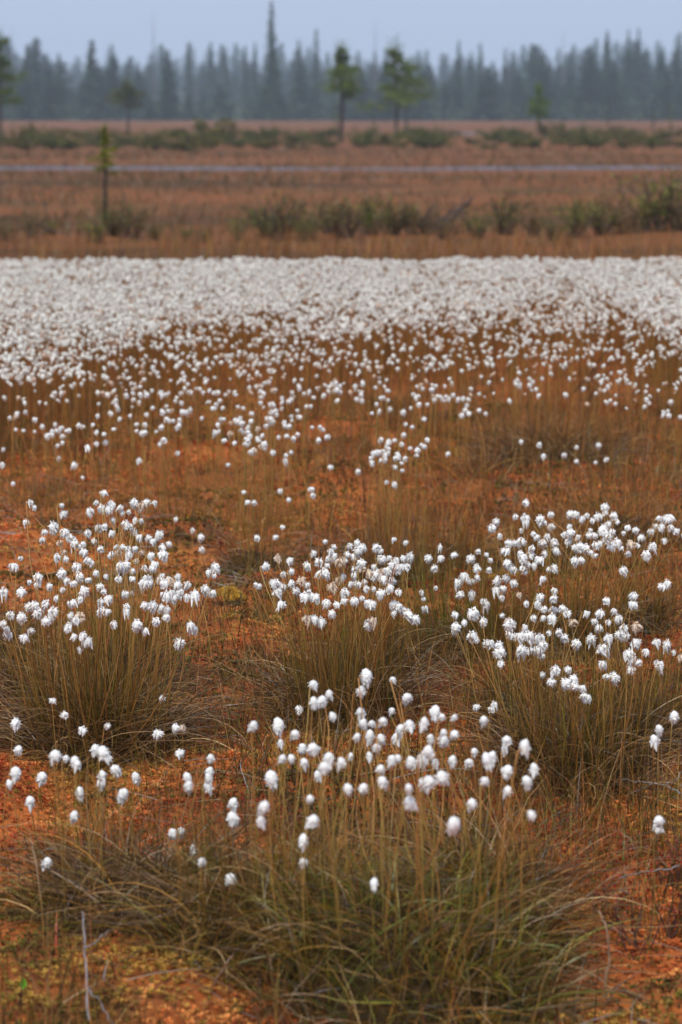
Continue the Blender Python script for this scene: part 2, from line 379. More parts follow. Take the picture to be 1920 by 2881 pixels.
def mound(r, h, center, zoff, col=(.035, .022, .010)):
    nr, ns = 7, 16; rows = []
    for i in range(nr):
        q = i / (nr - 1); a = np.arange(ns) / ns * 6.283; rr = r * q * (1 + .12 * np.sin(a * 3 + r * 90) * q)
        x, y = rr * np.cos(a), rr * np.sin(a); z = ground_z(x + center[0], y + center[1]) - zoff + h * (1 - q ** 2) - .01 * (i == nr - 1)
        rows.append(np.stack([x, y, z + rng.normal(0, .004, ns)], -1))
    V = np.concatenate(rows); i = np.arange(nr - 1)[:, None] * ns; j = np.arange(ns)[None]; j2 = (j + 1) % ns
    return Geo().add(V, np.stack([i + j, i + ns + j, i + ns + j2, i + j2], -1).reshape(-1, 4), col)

DISCS = []      # tussock footprints kept clear of moss
def tussock(name, x, y, r, n_up, n_arch, length, label, cat, group=None, arch=1.0, width=.0022, pals=None, mh=.07, mess=.95, mcol=(.035, .022, .010), up=.88, lie=.6):
    z = float(ground_z(x, y)); t = thing(name, (x, y, z), label, cat, group); DISCS.append((x, y, r))
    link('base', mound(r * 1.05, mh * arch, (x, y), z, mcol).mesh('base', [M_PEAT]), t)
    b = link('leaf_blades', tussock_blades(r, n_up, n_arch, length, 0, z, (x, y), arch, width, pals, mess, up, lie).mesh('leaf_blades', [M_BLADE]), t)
    b['kind'] = 'stuff'
    return t

def stalk_group(heads, bases, style, zmu, zsd, zmin, zmax, size, jitter=1.0):
    """heads: picture points; bases: list of (root, x, y, r): each head goes to the nearest base"""
    for vx, vy in heads:
        z = min(max(random.gauss(zmu, zsd), zmin), zmax); P = at_h(vx, vy, z)
        best = min(bases, key=lambda b: math.hypot((P[0] - b[1]) / 1.0, (P[1] - b[2]) * .8) - b[3])
        root, bx, by, r = best
        dx, dy = P[0] - bx, P[1] - by; d = math.hypot(dx, dy)
        # keep the head within leaning reach of its tussock by sliding it along its own line of sight
        lim = r + .16
        if abs(dy) > lim:
            Y = by + math.copysign(lim, dy) * random.uniform(.8, 1); P2 = at_y(vx, vy, Y)
            if .14 < P2[2] < .62: P = P2
        dx, dy = P[0] - bx, P[1] - by; d = math.hypot(dx, dy) + 1e-6
        k = min(1.0, r * random.uniform(.55, .95) / d); a = random.uniform(0, 6.28); q = random.uniform(0, .05)
        B = np.array([bx + dx * k + q * math.cos(a), by + dy * k + q * math.sin(a), 0]); B[2] = float(ground_z(B[0], B[1])) - .01
        add_stalk(root, B, P, style, size * .92 * random.uniform(.62, 1.22))

Z5 = lambda L: [(X / 2, Y / 2 + 1110.7) for X, Y in L]
Z6 = lambda L: [(X / 2 + 784, Y / 2 + 1110.7) for X, Y in L]
LEFT = Z5([(140,80),(160,105),(120,170),(285,95),(293,128),(447,82),(465,105),(510,85),(500,108),(412,118),(560,105),(590,125),(618,78),(652,92),(712,82),(650,165),(622,162),(600,190),(570,178),(482,190),(455,195),(515,220),(405,220),(432,258),(248,212),(295,215),(320,237),(204,215),(195,250),(270,265),(347,265),(370,283),(462,292),(385,305),(293,308),(305,340),(263,330),(515,320),(540,287),(568,285),(592,318),(620,295),(650,310),(640,240),(685,243),(705,258),(735,225),(745,285),(748,315),(695,322),(95,338),(60,370),(285,402),(352,375),(408,345),(425,360),(312,440),(228,465),(175,420),(137,448),(98,488),(18,488),(555,370),(545,430),(580,365),(610,395),(612,430),(625,350),(660,380),(700,385),(745,417),(818,420),(690,450),(665,455),(755,450),(818,455),(868,458),(945,475),(895,500),(862,515),(825,490),(790,495),(765,505),(600,495),(575,500),(440,405),(487,420),(405,435),(390,480),(460,465),(475,490),(500,520),(375,525),(330,540),(290,480),(262,520),(215,545),(245,575),(160,550),(130,555),(178,580),(228,605),(48,595),(18,635),(35,685),(110,698),(145,668),(100,602),(665,550),(705,550),(745,565),(770,570),(765,605),(582,560),(580,580),(470,575),(490,580),(367,600),(350,620),(320,640),(318,655),(524,638),(630,635),(720,625),(665,670),(875,640),(892,665),(825,720),(345,695),(385,690),(370,755),(985,375),(985,418),(975,495)])
CENT = Z5([(1187,465),(1225,370),(1250,445),(1275,335),(1335,345),(1300,465),(1270,490),(1300,545),(1305,410),(1340,395),(1345,450),(1360,485),(1385,435),(1410,370),(1410,460),(1400,510),(1420,490),(1442,312),(1450,510),(1470,350),(1475,410),(1490,400),(1505,370),(1530,325),(1530,465),(1535,285),(1495,260),(1545,550),(1527,590),(1475,625),(1440,610),(1415,610),(1500,540)]) + \
    Z6([(40,280),(75,265),(98,285),(30,320),(60,325),(20,350),(95,355),(60,385),(60,415),(10,420),(45,455),(75,455),(110,445),(115,475),(95,520),(58,530),(18,490),(15,530),(180,305),(185,340),(220,335),(250,345),(290,335),(240,360),(300,375),(215,390),(265,385),(190,395),(150,375),(155,410),(130,405),(190,430),(235,440),(220,420),(205,490),(180,495),(265,490),(225,470),(240,545),(262,555),(145,545),(280,575),(305,590),(335,610),(240,590),(150,620),(165,285)])
CGREEN = Z6([(385,568),(370,495),(375,525),(435,475),(430,380),(460,335),(455,285),(520,320),(405,335),(298,265),(245,250),(540,445),(555,505),(600,500),(565,415),(595,440),(655,535),(665,545)])
RUP = Z6([(848,80),(715,168),(690,195),(730,235),(800,145),(845,150),(855,175),(830,210),(885,225),(895,240),(770,265),(795,265),(915,155),(935,175),(965,135),(968,190),(945,235),(925,265),(980,265),(985,300),(880,290),(825,315),(755,300),(765,355),(790,385),(835,390),(860,365),(885,370),(915,340),(870,330),(1020,230),(1050,190),(1055,215),(1050,260),(1080,285),(1100,280),(1125,285),(1090,240),(1055,130),(1110,155),(1130,140),(1155,165),(1215,130),(1250,140),(1270,170),(1230,180),(1205,200),(1145,210),(1165,230),(1190,270),(1210,250),(1230,240),(1240,280),(1265,260),(1290,290),(1150,310),(1165,325),(1245,215),(1315,195),(1298,222),(1355,205),(1380,240),(1330,270),(1365,280),(1425,215),(1445,190),(1465,155),(1505,152),(1515,195),(1540,210),(1487,255),(1430,280),(1315,315),(975,380),(955,390),(1075,345),(1105,345),(930,430),(670,320),(685,345),(630,305),(600,335),(627,385),(725,435),(710,480),(745,475),(740,518),(680,390),(1298,390),(1500,450),(1475,465)])
RLOW = Z6([(985,485),(980,520),(850,545),(900,548),(930,570),(980,570),(1020,565),(1040,585),(885,610),(930,610),(970,610),(740,600),(765,625),(595,595),(655,625),(565,632),(527,650),(600,690),(685,725),(720,770),(725,735),(738,818),(775,685),(845,655),(860,690),(825,690),(800,695),(890,700),(915,700),(955,680),(1000,675),(1025,700),(1085,725),(1060,630),(1150,700),(1220,530),(1195,585),(1255,580),(1275,610),(1230,630),(1165,625),(1185,655),(1230,700),(1310,690),(1300,655),(1360,645),(1355,720),(1400,765),(1450,720),(1497,728),(1530,770),(1565,790),(1465,825),(1325,770),(1335,800),(1330,845),(1205,820),(1195,750),(1245,880),(1220,880),(1040,845),(1070,890),(1030,905),(970,900),(905,755),(870,760),(920,785),(1105,932),(1115,970),(1345,545),(1350,510),(1130,590)])
FRONT = [(842,1557),(903,1563),(830,1590),(720,1575),(757,1597),(722,1618),(740,1615),(765,1648),(935,1607),(583,1670),(640,1670),(678,1690),(645,1710),(695,1722),(720,1725),(650,1745),(670,1745),(700,1755),(745,1768),(755,1745),(785,1755),(805,1740),(730,1785),(625,1793),(712,1838),(720,1890),(606,1858),(600,1890),(800,1815),(835,1815),(875,1770),(880,1800),(865,1720),(850,1740),(900,1635),(830,1640),(835,1665),(855,1665),(880,1660),(820,1695),(850,1695),(875,1700),(920,1680),(940,1670),(910,1700),(900,1750),(915,1745),(945,1755),(975,1665),(1000,1640),(1015,1650),(1045,1650),(990,1700),(1020,1705),(985,1730),(970,1750),(1000,1755),(1040,1750),(1020,1685),(1045,1690),(1078,1755),(1112,1658),(975,1805),(985,1800),(1015,1790),(940,1815),(1085,1850),(1165,1705),(1160,1725),(1130,1745),(1120,1750),(1090,1730),(1165,1775),(1205,1718),(1212,1800),(1228,1770),(1115,1798),(1168,1820),(1222,1875),(1042,1900),(942,1848)]

def ground_px(vx, vy): P = at_h(vx, vy, 0.02); return float(P[0]), float(P[1])
def tuss_px(vx, vy, *a, name='cotton_grass_tussock', **k):
    x, y = ground_px(vx, vy); t = tussock(name, x, y, *a, **k); return (t, x, y, a[0])

TG = 'big cotton grass tussocks'
left = [tuss_px(225, 1712, .19, 520, 1500, .36, 'large cotton grass tussock with dark shaggy skirt, beside the yellow moss hummock', 'cotton grass', TG),
        tuss_px(275, 1575, .15, 420, 600, .32, 'cotton grass tussock behind the large shaggy tussock, its white heads standing highest', 'cotton grass', TG),
        tuss_px(70, 1600, .10, 160, 380, .30, 'sparse cotton grass tussock leaning outward beside the large shaggy one', 'cotton grass', TG)]
cent = [tuss_px(790, 1618, .16, 460, 1250, .34, 'compact cotton grass tussock with crowded white heads and a grey thatch skirt', 'cotton grass', TG),
        tuss_px(860, 1525, .13, 320, 500, .30, 'cotton grass tussock close behind the compact thatched one, beside green sedge', 'cotton grass', TG)]
cgre = [tuss_px(1030, 1475, .15, 420, 700, .33, 'greener sedge tussock carrying only a few white heads', 'cotton grass', TG, pals=(PAL_GREEN, PAL_OLIVE))]
rup = [tuss_px(1150, 1500, .11, 260, 400, .28, 'cotton grass tussock beside the greener sedge tussock, crowded with white heads', 'cotton grass', TG),
       tuss_px(1300, 1480, .14, 360, 500, .28, 'wide cotton grass tussock with a dense row of hanging white heads', 'cotton grass', TG),
       tuss_px(1480, 1440, .11, 260, 400, .28, 'cotton grass tussock at the end of the dense row, thinner set with heads', 'cotton grass', TG)]
rlow = [tuss_px(1330, 1755, .17, 460, 1250, .32, 'cotton grass tussock with a wide green-brown skirt, beside grey fallen twigs', 'cotton grass', TG),
        tuss_px(1170, 1655, .10, 200, 350, .28, 'slim cotton grass tussock with stalks leaning sideways over bare orange moss', 'cotton grass', TG),
        tuss_px(1490, 1700, .10, 200, 350, .28, 'loose cotton grass tussock with scattered heads over bright orange moss', 'cotton grass', TG)]
front = [tuss_px(930, 2235, .27, 1100, 2300, .29, 'huge mounded olive sedge tussock under fluffy cotton heads', 'cotton grass', TG, arch=1.5, width=.0031, mh=.08, mess=1.5, pals=(PAL_OLIVE + PAL_GREEN * 2, PAL_OLIVE + PAL_DEAD + PAL_GREEN), up=.62, lie=1.6),
         tuss_px(690, 2150, .16, 420, 700, .36, 'sedge tussock with fluffy cotton heads joined to the huge mounded one', 'cotton grass', TG, arch=1.2, width=.0028, mess=1.2, pals=(PAL_RUST + PAL_OLIVE, PAL_DEAD + PAL_OLIVE), up=.58, lie=1.3),
         tuss_px(1120, 2120, .15, 420, 800, .38, 'straw-coloured sedge tussock with blades sweeping sideways towards the twigs', 'cotton grass', TG, arch=1.2, width=.0028, mess=1.2, pals=(PAL_OLIVE, PAL_DEAD + PAL_RUST), up=.58, lie=1.3)]
extra = lambda L: L + [(a + random.gauss(0, 16), b + random.gauss(0, 13)) for a, b in random.sample(L, len(L) // 4)]
LEFT, CENT, RUP, RLOW = extra(LEFT), extra(CENT), extra(RUP), extra(RLOW)
stalk_group(LEFT, left, 'wet', .42, .04, .28, .52, 1.0)
stalk_group(CENT, cent, 'wet', .38, .04, .26, .46, 1.0)
stalk_group(CGREEN, cgre, 'wet', .34, .05, .2, .46, .95)
stalk_group(RUP, rup, 'wet', .36, .04, .22, .48, 1.05)
stalk_group(RLOW, rlow, 'wet', .32, .05, .18, .44, 1.05)
stalk_group(FRONT, front, 'dry', .40, .04, .2, .52, .9)

# loose plants: label, picture points, base point
LOOSE = [
    ('few-stalked cotton grass on bare moss before the large shaggy tussock', [(128,1740),(152,1745),(178,1760),(172,1752),(235,1785),(232,1805),(220,1727),(240,1735)], (190, 2010), 'dry', .30),
    ('four-headed cotton grass with pear-shaped heads over orange moss', [(313,1790),(282,1830),(268,1773),(184,1825)], (270, 2050), 'dry', .26),
    ('low cotton grass with small ragged heads beside the dry sedge', [(70,1845),(95,1790),(22,1803),(42,1725),(36,1780)], (50, 2030), 'dry', .26),
    ('low cotton grass with two small heads above the lying straw', [(172,1878),(108,1985)], (140, 2140), 'dry', .18),
    ('cotton grass with small heads growing through the shaggy skirt', [(122,1605),(148,1637),(192,1673),(249,1664),(37,1655)], (150, 1840), 'wet', .24),
    ('cotton grass with torn heads at the shaggy tussock edge', [(373,1600),(365,1680),(404,1667),(421,1668),(415,1725)], (390, 1850), 'wet', .24),
    ('upright cotton grass with stacked fluffy heads on red moss', [(484,1745),(482,1775),(480,1790),(433,1808),(478,1810),(432,1790)], (470, 2030), 'dry', .30),
    ('cotton grass with two round heads one above the other', [(536,1850),(535,1885)], (545, 2100), 'dry', .26),
    ('short cotton grass with narrow closed heads', [(398,1918),(417,1915)], (410, 2080), 'dry', .18),
    ('short cotton grass drooping over the lying straw', [(447,1962),(465,1983),(530,2022)], (475, 2160), 'dry', .18),
    ('cotton grass with two round heads above the olive sedge mound', [(697,1935),(698,1985)], (705, 2210), 'dry', .27),
    ('lone round cotton grass head low in the olive sedge mound', [(860,2033)], (870, 2240), 'dry', .22),
    ('cotton grass beside the grey fallen twigs', [(1515,1680),(1505,1705),(1550,1650)], (1525, 1930), 'dry', .26),
    ('single cotton grass with a long torn head beside dark heath twigs', [(1515,1890),(1512,1905)], (1520, 2110), 'dry', .22),
    ('cotton grass between the two thatched skirts', [(1135,1615),(1095,1620),(688,1625),(1130,1625)], (1100, 1800), 'wet', .20),
    ('cotton grass with four small nodding heads on bare red moss', [(405,1190),(443,1215),(462,1230),(462,1260)], (435, 1400), 'wet', .26),
    ('small cotton grass behind the compact thatched tussock', [(650,1208),(592,1232),(633,1231)], (630, 1400), 'wet', .24),
    ('small cotton grass beside the brown sedge tuft', [(560,1128),(570,1150),(583,1152)], (575, 1290), 'wet', .24),
    ('thin cotton grass above the brown sedge tuft', [(645,1125),(664,1145),(715,1120),(720,1135)], (680, 1290), 'wet', .26),
    ('isolated cotton grass with two heads on wide red moss', [(30,1108),(190,1095)], (110, 1230), 'wet', .24),
    ('cotton grass at the end of the scattered belt', [(8,1030),(5,1065),(172,1065),(135,1050)], (70, 1190), 'wet', .26),
    ('three-headed cotton grass just before the isolated white patch', [(890,1105),(905,1110),(823,1080)], (890, 1250), 'wet', .26),
    ('cotton grass spread thinly in brown sedge', [(1240,1018),(1200,1012),(1250,1045),(1297,1043)], (1245, 1170), 'wet', .26),
    ('cotton grass with round heads beside bare dark stems', [(1327,1025),(1325,1057),(1377,1020),(1369,1060),(1394,1052)], (1355, 1180), 'wet', .26),
    ('cotton grass with three far-spaced heads at the belt edge', [(410,1038),(525,1065),(320,1055)], (420, 1180), 'wet', .28),
    ('cotton grass with tan heads on the moss edge', [(655,1055),(760,1070),(1030,1040)], (800, 1200), 'wet', .26)]
for lb, hs, (bx, by), sty, zm in LOOSE:
    x, y = ground_px(bx, by); z = float(ground_z(x, y))
    t = thing('cotton_grass', (x, y, z), lb, 'cotton grass', 'loose cotton grass plants')
    b = link('leaf_blades', tussock_blades(.07, 26, 14, .22, 0, z, (x, y), .2).mesh('leaf_blades', [M_BLADE]), t); b['kind'] = 'stuff'
    for vx, vy in hs:
        # each stalk stands on the ground under its own head
        P = at_h(vx, vy, max(.1, random.gauss(zm, .03)))
        B = np.array([P[0] + random.gauss(0, .02), P[1] + random.gauss(0, .02), 0]); B[2] = float(ground_z(B[0], B[1])) - .01
        add_stalk(t, B, P, sty, random.uniform(.62, 1.0))

# belt of small tussocks before the white field
BELT = [(480,905,22,45,20),(590,955,26,55,22),(690,915,15,30,20),(525,975,18,40,16),(400,950,16,40,22),(285,930,12,40,20),(365,985,15,45,16),(585,1015,16,28,16),(655,1000,11,35,22),(40,960,9,35,20),(105,990,11,45,14),(200,990,13,45,16),(330,890,13,40,16),(850,895,11,40,18),(780,885,9,30,18),(610,900,14,35,16),(895,1040,26,40,14),(935,1018,10,30,12),(745,995,5,14,10),(1060,905,11,40,18),(970,910,15,36,18),(1085,940,5,22,8),(870,930,7,30,12),(930,960,4,20,12),(1470,890,12,50,18),(1360,880,9,40,14),(1530,930,8,30,18),(1190,880,8,40,14)]
for i, (cx, cy, n, sx, sy) in enumerate(BELT):
    zc = .36; P = at_h(cx, cy, zc); x, y = float(P[0]), float(P[1]) ; z = float(ground_z(x, y))
    small = i == 16
    lb = 'small cotton grass tussock in the scattered belt before the white field' if not small else 'isolated white cotton grass patch on orange moss before the scattered belt'
    r = .13 + .04 * (sx > 35)
    t = tussock('cotton_grass_tussock', x, y, r, 40, 40, .24, lb, 'cotton grass', 'scattered belt of cotton grass', width=.003, pals=(PAL_RUST, PAL_RUST), mh=.03, mcol=(.22, .07, .02))
    for k in range(n):
        vx, vy = random.gauss(cx, sx * .85), random.gauss(cy, sy * 1.05); H = at_h(vx, vy, random.gauss(zc, .03))
        B = np.array([x + (H[0] - x) * .85, y + (H[1] - y) * .9, 0]); B[2] = float(ground_z(B[0], B[1])) - .01
        add_stalk(t, B, H, 'wet', random.uniform(.62, .95))

# ---------------------------------------------------------------- the white field (uncountable)
def field():
    def dens(vx, vy):
        xb = np.array([-500, 0, 200, 350, 420, 700, 800, 1000, 1200, 1400, 1568, 2100]); yb = np.array([785, 785, 760, 745, 715, 705, 725, 705, 685, 695, 715, 725])
        e = np.interp(vx, xb, yb) + 25 * (vnoise(vx / 60, vy / 30, 5) - .5)
        so = 1 / (1 + np.exp(-(vy - e - 6) / 13)); d = 1 - so + so * .72 * np.exp(-np.maximum(vy - e, 0) / 80.)
        pat = fbm(vx / 90, vy / 28, 21, 3)
        d = d * ((1 - so) * (.74 + .45 * sstep(.3, .55, pat)) + so * (.35 + 1.1 * sstep(.3, .66, pat)))
        d = np.maximum(d, .95 * (vx < 190 + 20 * np.sin(vy / 9)) * sstep(900, 870, vy + vx * .12) * (vnoise(vx / 14, vy / 12, 8) * .6 + .5))
        d = np.maximum(d, .6 * np.exp(-((vx - 610) / 120) ** 2 - ((vy - 822 + (vx - 610) * .12) / 20) ** 2))
        d = np.maximum(d, .30 * np.exp(-((vx - 1290) / 240) ** 2 - ((vy - 815) / 40) ** 2) * sstep(.35, .6, vnoise(vx / 30, vy / 14, 33)) * 1.6)
        d = np.where(vy < 592 + 9 * (vnoise(vx / 70, 0 * vy, 44) - .5) + 6 * vnoise(vx / 12, 0 * vy, 45), 0, d)
        return d * (vy < 940)
    N = 88000
    vx = rng.uniform(-430, 2000, N); vy = rng.uniform(586, 940, N)
    per = np.interp(vy, [586, 700, 800, 940], [1.0, .62, .27, .14])      # nearer heads are larger, so fewer
    k = rng.uniform(0, 1, N) < dens(vx, vy) * per; vx, vy = vx[k], vy[k]; n = len(vx)
    h = np.clip(rng.normal(.38, .035, n), .25, .5); H = at_h(vx, vy, h)
    B = H.copy(); B[:, :2] += rng.normal(0, .03, (n, 2)); B[:, 2] = ground_z(B[:, 0], B[:, 1]) - .01
    g = Geo()
    ang = np.arange(4) / 4 * 6.283; z = np.array([1.0, .45, -.45, -1.5]); rr = np.array([.3, .95, .95, .12])
    base = np.concatenate([np.stack([q * np.cos(ang), q * np.sin(ang), 0 * ang + zz], -1) for q, zz in zip(rr, z)])
    i = np.arange(3)[:, None] * 4; j = np.arange(4)[None]; j2 = (j + 1) % 4
    f0 = np.stack([i + j2, i + j, i + 4 + j, i + 4 + j2], -1).reshape(-1, 4)
    s = .0090 * rng.uniform(.6, 1.3, n)
    V = base[None] * s[:, None, None] * np.stack([rng.uniform(.85, 1.15, n)] * 2 + [rng.uniform(.75, 1.1, n)], -1)[:, None]
    V = V * (1 + rng.normal(0, .13, (n, 16, 1))); tl = rng.normal(0, .3, (n, 2)); V[:, :, 0] += V[:, :, 2] * tl[:, :1]; V[:, :, 1] += V[:, :, 2] * tl[:, 1:]
    V = V + H[:, None]; F = (f0[None] + np.arange(n)[:, None, None] * 16).reshape(-1, 4)
    buff = rng.uniform(0, 1, n) < np.interp(vy, [600, 720, 800, 920], [.02, .09, .16, .22])
    C = np.where(buff[:, None], np.array([.74, .55, .41]), np.array([.92, .90, .83])) * rng.uniform(.92, 1.0, (n, 1))
    g.add(V, F, np.repeat(C, 16, 0), 0)
    # stems
    d = H - B; L = np.linalg.norm(d, axis=1); az = np.arctan2(d[:, 1], d[:, 0]); ph = np.arccos(np.clip(d[:, 2] / L, -1, 1))
    c0 = pick(PAL_RUST, n)
    V, F, C = ribbons(B, az, L, ph, ph, np.full(n, .0035), 2, c0, c0 * 1.3, 1, rng.uniform(-.5, .5, n))
    g.add(V, F, C, 1)
    o = link('cotton_grass_field', g.mesh('cotton_grass_field', [M_FIELD, M_BLADE]))
    tag(o, 'broad white field of cotton grass heads merging into one band', 'cotton grass', None, 'stuff')
    # sedge among and around the field
    N = 21000; vy = rng.uniform(560, 985, N); vx = rng.uniform(-480, 2050, N); P = at_h(vx, vy, .0)
    P[:, 2] = ground_z(P[:, 0], P[:, 1]) - .01
    c = pick(PAL_RUST * 4 + [(.20, .08, .02), (.14, .07, .02), (.34, .19, .06)] * 3, N)
    far = P[:, 1] > 20
    keep = far | (rng.uniform(0, 1, N) < np.interp(vy, [700, 820, 960], [1, .75, .45])); P, c, far, vy = P[keep], c[keep], far[keep], vy[keep]; N = len(P)
    g = Geo(); V, F, C = ribbons(P, rng.uniform(0, 6.28, N), np.where(far, .30, np.interp(vy, [600, 780, 900], [.24, .20, .13])) * rng.uniform(.5, 1.15, N), rng.uniform(0, .25, N), rng.uniform(.1, .9, N), np.interp(P[:, 1], [8, 28], [.003, .011]), 3, c, c * 1.2, 1.2)
    g.add(V, F, C)
    N = 16000; Y = 31 + 66 * rng.uniform(0, 1, N) ** 1.3; X = rng.uniform(-1, 1, N) * (.141 * Y * 1.15 + 2)
    k = fbm(X * .12, Y * .28, 131, 3) + rng.normal(0, .03, N) > .50; X, Y = X[k], Y[k]; n = len(X); P = np.stack([X, Y, ground_z(X, Y) - .01], -1)
    c = pick([(.12, .075, .02), (.20, .09, .03), (.08, .06, .018), (.15, .11, .03), (.28, .11, .035)], n)
    V, F, C = ribbons(P, rng.uniform(0, 6.28, n), rng.uniform(.1, .28, n), rng.uniform(0, .3, n), rng.uniform(.2, 1.2, n), .0005 * Y, 3, c, c * 1.2, 1.2); g.add(V, F, C)
    tag(link('field_sedge', g.mesh('field_sedge', [M_BLADE])), 'rusty brown sedge growing between and behind the cotton grass field', 'sedge', None, 'stuff')
field()

# ---------------------------------------------------------------- moss and near sedge
def moss():
    pts = []
    for y0, y1, dn in ((3.5, 5.2, 7600), (5.2, 7.2, 7000), (7.2, 9.5, 3000), (9.5, 13, 900)):
        w = .141 * y1 * 1.1 + .12; n = int(2 * w * (y1 - y0) * dn)
        pts.append(np.stack([rng.uniform(-w, w, n), rng.uniform(y0, y1, n), np.full(n, 1.0 if y0 < 7 else (1.35 if y0 < 9 else 2.0))], -1))
    n = 14000; yo = rng.uniform(3.0, 13, n); xo = np.where(rng.uniform(0, 1, n) < .5, -1, 1) * (.141 * yo * 1.08 + .1 + rng.uniform(0, 1.5, n))    # beyond the frame
    pts.append(np.stack([xo, yo, np.full(n, 2.1)], -1))
    P = np.concatenate(pts); x, y = P[:, 0], P[:, 1]
    keep = fbm(x * 2.3, y * 2.3, 61, 3) > .2
    for (dx, dy, r) in DISCS: keep &= np.hypot(x - dx, y - dy) > r * .8
    P = P[keep]; x, y = P[:, 0], P[:, 1]; n = len(P)
    lump = fbm(x * 15, y * 15, 71, 3); z = ground_z(x, y) + (lump - .4) * .045 + rng.uniform(0, .009, n)
    hue = (fbm(x * 3.6 + 9, y * 3.0, 81, 4) - .5) * 1.7 + .5 + rng.normal(0, .08, n)
    stops = np.array([.2, .38, .48, .58, .68, .85]); cols = np.array([(.26, .042, .014), (.43, .088, .022), (.58, .150, .036), (.68, .22, .060), (.72, .30, .085), (.46, .27, .05)])
    C = np.stack([np.interp(hue, stops, cols[:, k]) for k in range(3)], -1) * rng.uniform(.72, 1.22, (n, 1))
    dk = sstep(.49, .63, fbm(x * 3.7 + 2, y * 3.0, 171, 4) + rng.normal(0, .05, n))[:, None]; C = C * (1 - dk) + np.where(rng.uniform(0, 1, (n, 1)) < .35, np.array([.12, .10, .016]), np.array([.075, .042, .012])) * rng.uniform(.6, 1.5, (n, 1)) * dk
    gr = rng.uniform(0, 1, n) < .10; C[gr] = np.array([.17, .13, .018])
    # capitulum: six short leaves round a bud
    k = 4; a = np.arange(k)[None] / k * 6.283 + rng.uniform(0, 6.28, (n, 1)) + rng.normal(0, .2, (n, k)); s = (.0062 * P[:, 2] * rng.uniform(.7, 1.3, n))[:, None]
    up = rng.uniform(.2, 1.0, (n, k)); c, si = np.cos(a), np.sin(a); o = np.stack([x, y, z], -1)[:, None]
    mid = np.stack([c * s * .55, si * s * .55, s * (.35 + .5 * up)], -1); tip = np.stack([c * s * 1.1, si * s * 1.1, s * (.1 + .9 * up)], -1)
    pe = np.stack([-si, c, 0 * c], -1) * (s * .36)[..., None]
    V = np.stack([o + 0 * mid - np.array([0, 0, .004]), o + mid + pe, o + tip, o + mid - pe], 2).reshape(-1, 3)
    i = np.arange(n * k) * 4; F = np.stack([i, i + 1, i + 2, i + 3], -1)
    g = Geo().add(V, F, np.repeat(C, 4 * k, 0))
    tag(link('sphagnum_moss', g.mesh('sphagnum_moss', [M_MOSS], False)), 'orange and rust red sphagnum moss carpet covering the bog', 'moss', None, 'stuff')
    # thin sedge and heath sprigs standing in the moss
    N = 80000; y = 3.5 + 9.5 * rng.uniform(0, 1, N) ** 1.1; x = rng.uniform(-1, 1, N) * (.141 * y * 1.12 + .7)
    dn = fbm(x * 1.9 + 3, y * 1.4, 101, 3); right = sstep(-.1, .5, x / (.141 * y)) * sstep(7.2, 8.2, y) * .16 - .12 * sstep(.35, 0.0, x / (.141 * y)) * sstep(6.6, 7.2, y) * sstep(9.4, 8.8, y) - .05 * (np.hypot((x + .25) / .16, (y - 6.55) / .4) < 1)
    kp = dn + right + rng.normal(0, .06, N) > .515; x, y = x[kp], y[kp]; n = len(x)
    B = np.stack([x, y, ground_z(x, y) - .005], -1)
    tall = rng.uniform(0, 1, n) < .5
    L = np.where(tall, rng.uniform(.09, .24, n), rng.uniform(.03, .08, n)); c = np.where(tall[:, None], pick(PAL_RUST + PAL_DEAD + PAL_OLIVE, n, .35), pick(PAL_GREEN + PAL_OLIVE + PAL_RUST + [(.35, .05, .02)], n, .35))
    V, F, C = ribbons(B, rng.uniform(0, 6.28, n), L, rng.uniform(0, .3, n), rng.uniform(.1, 1.3, n), np.where(tall, .002, .003) * rng.uniform(.7, 1.3, n), 3, c, c * 1.15, 1.2)
    N2 = 5200; y2 = 3.5 + 6.5 * rng.uniform(0, 1, N2); x2 = rng.uniform(-1, 1, N2) * (.141 * y2 * 1.12 + .4); B2 = np.stack([x2, y2, ground_z(x2, y2) + .018], -1)
    c2 = pick([(.40, .27, .14), (.30, .17, .08), (.20, .12, .07), (.34, .30, .27), (.12, .07, .04)], N2); fl2 = lambda a, b: ground_z(a, b) + .006
    k2 = fbm(x2 * 1.5, y2 * 1.5, 151, 2) > .45; n2 = int(k2.sum())
    V2, F2, C2 = ribbons(B2[k2], rng.uniform(0, 6.28, n2), rng.uniform(.05, .22, n2), rng.uniform(1.2, 1.6, n2), rng.uniform(1.4, 1.8, n2), rng.uniform(.0012, .0026, n2), 4, c2[k2], c2[k2], 1, None, fl2, .9)
    tag(link('fallen_straw', Geo().add(V2, F2, C2).mesh('fallen_straw', [M_BLADE])), 'dead straw blades lying scattered over the moss', 'straw', None, 'stuff')
    tag(link('moss_sedge', Geo().add(V, F, C).mesh('moss_sedge', [M_BLADE])), 'thin brown sedge and green sprigs standing in the moss', 'sedge', None, 'stuff')
moss()

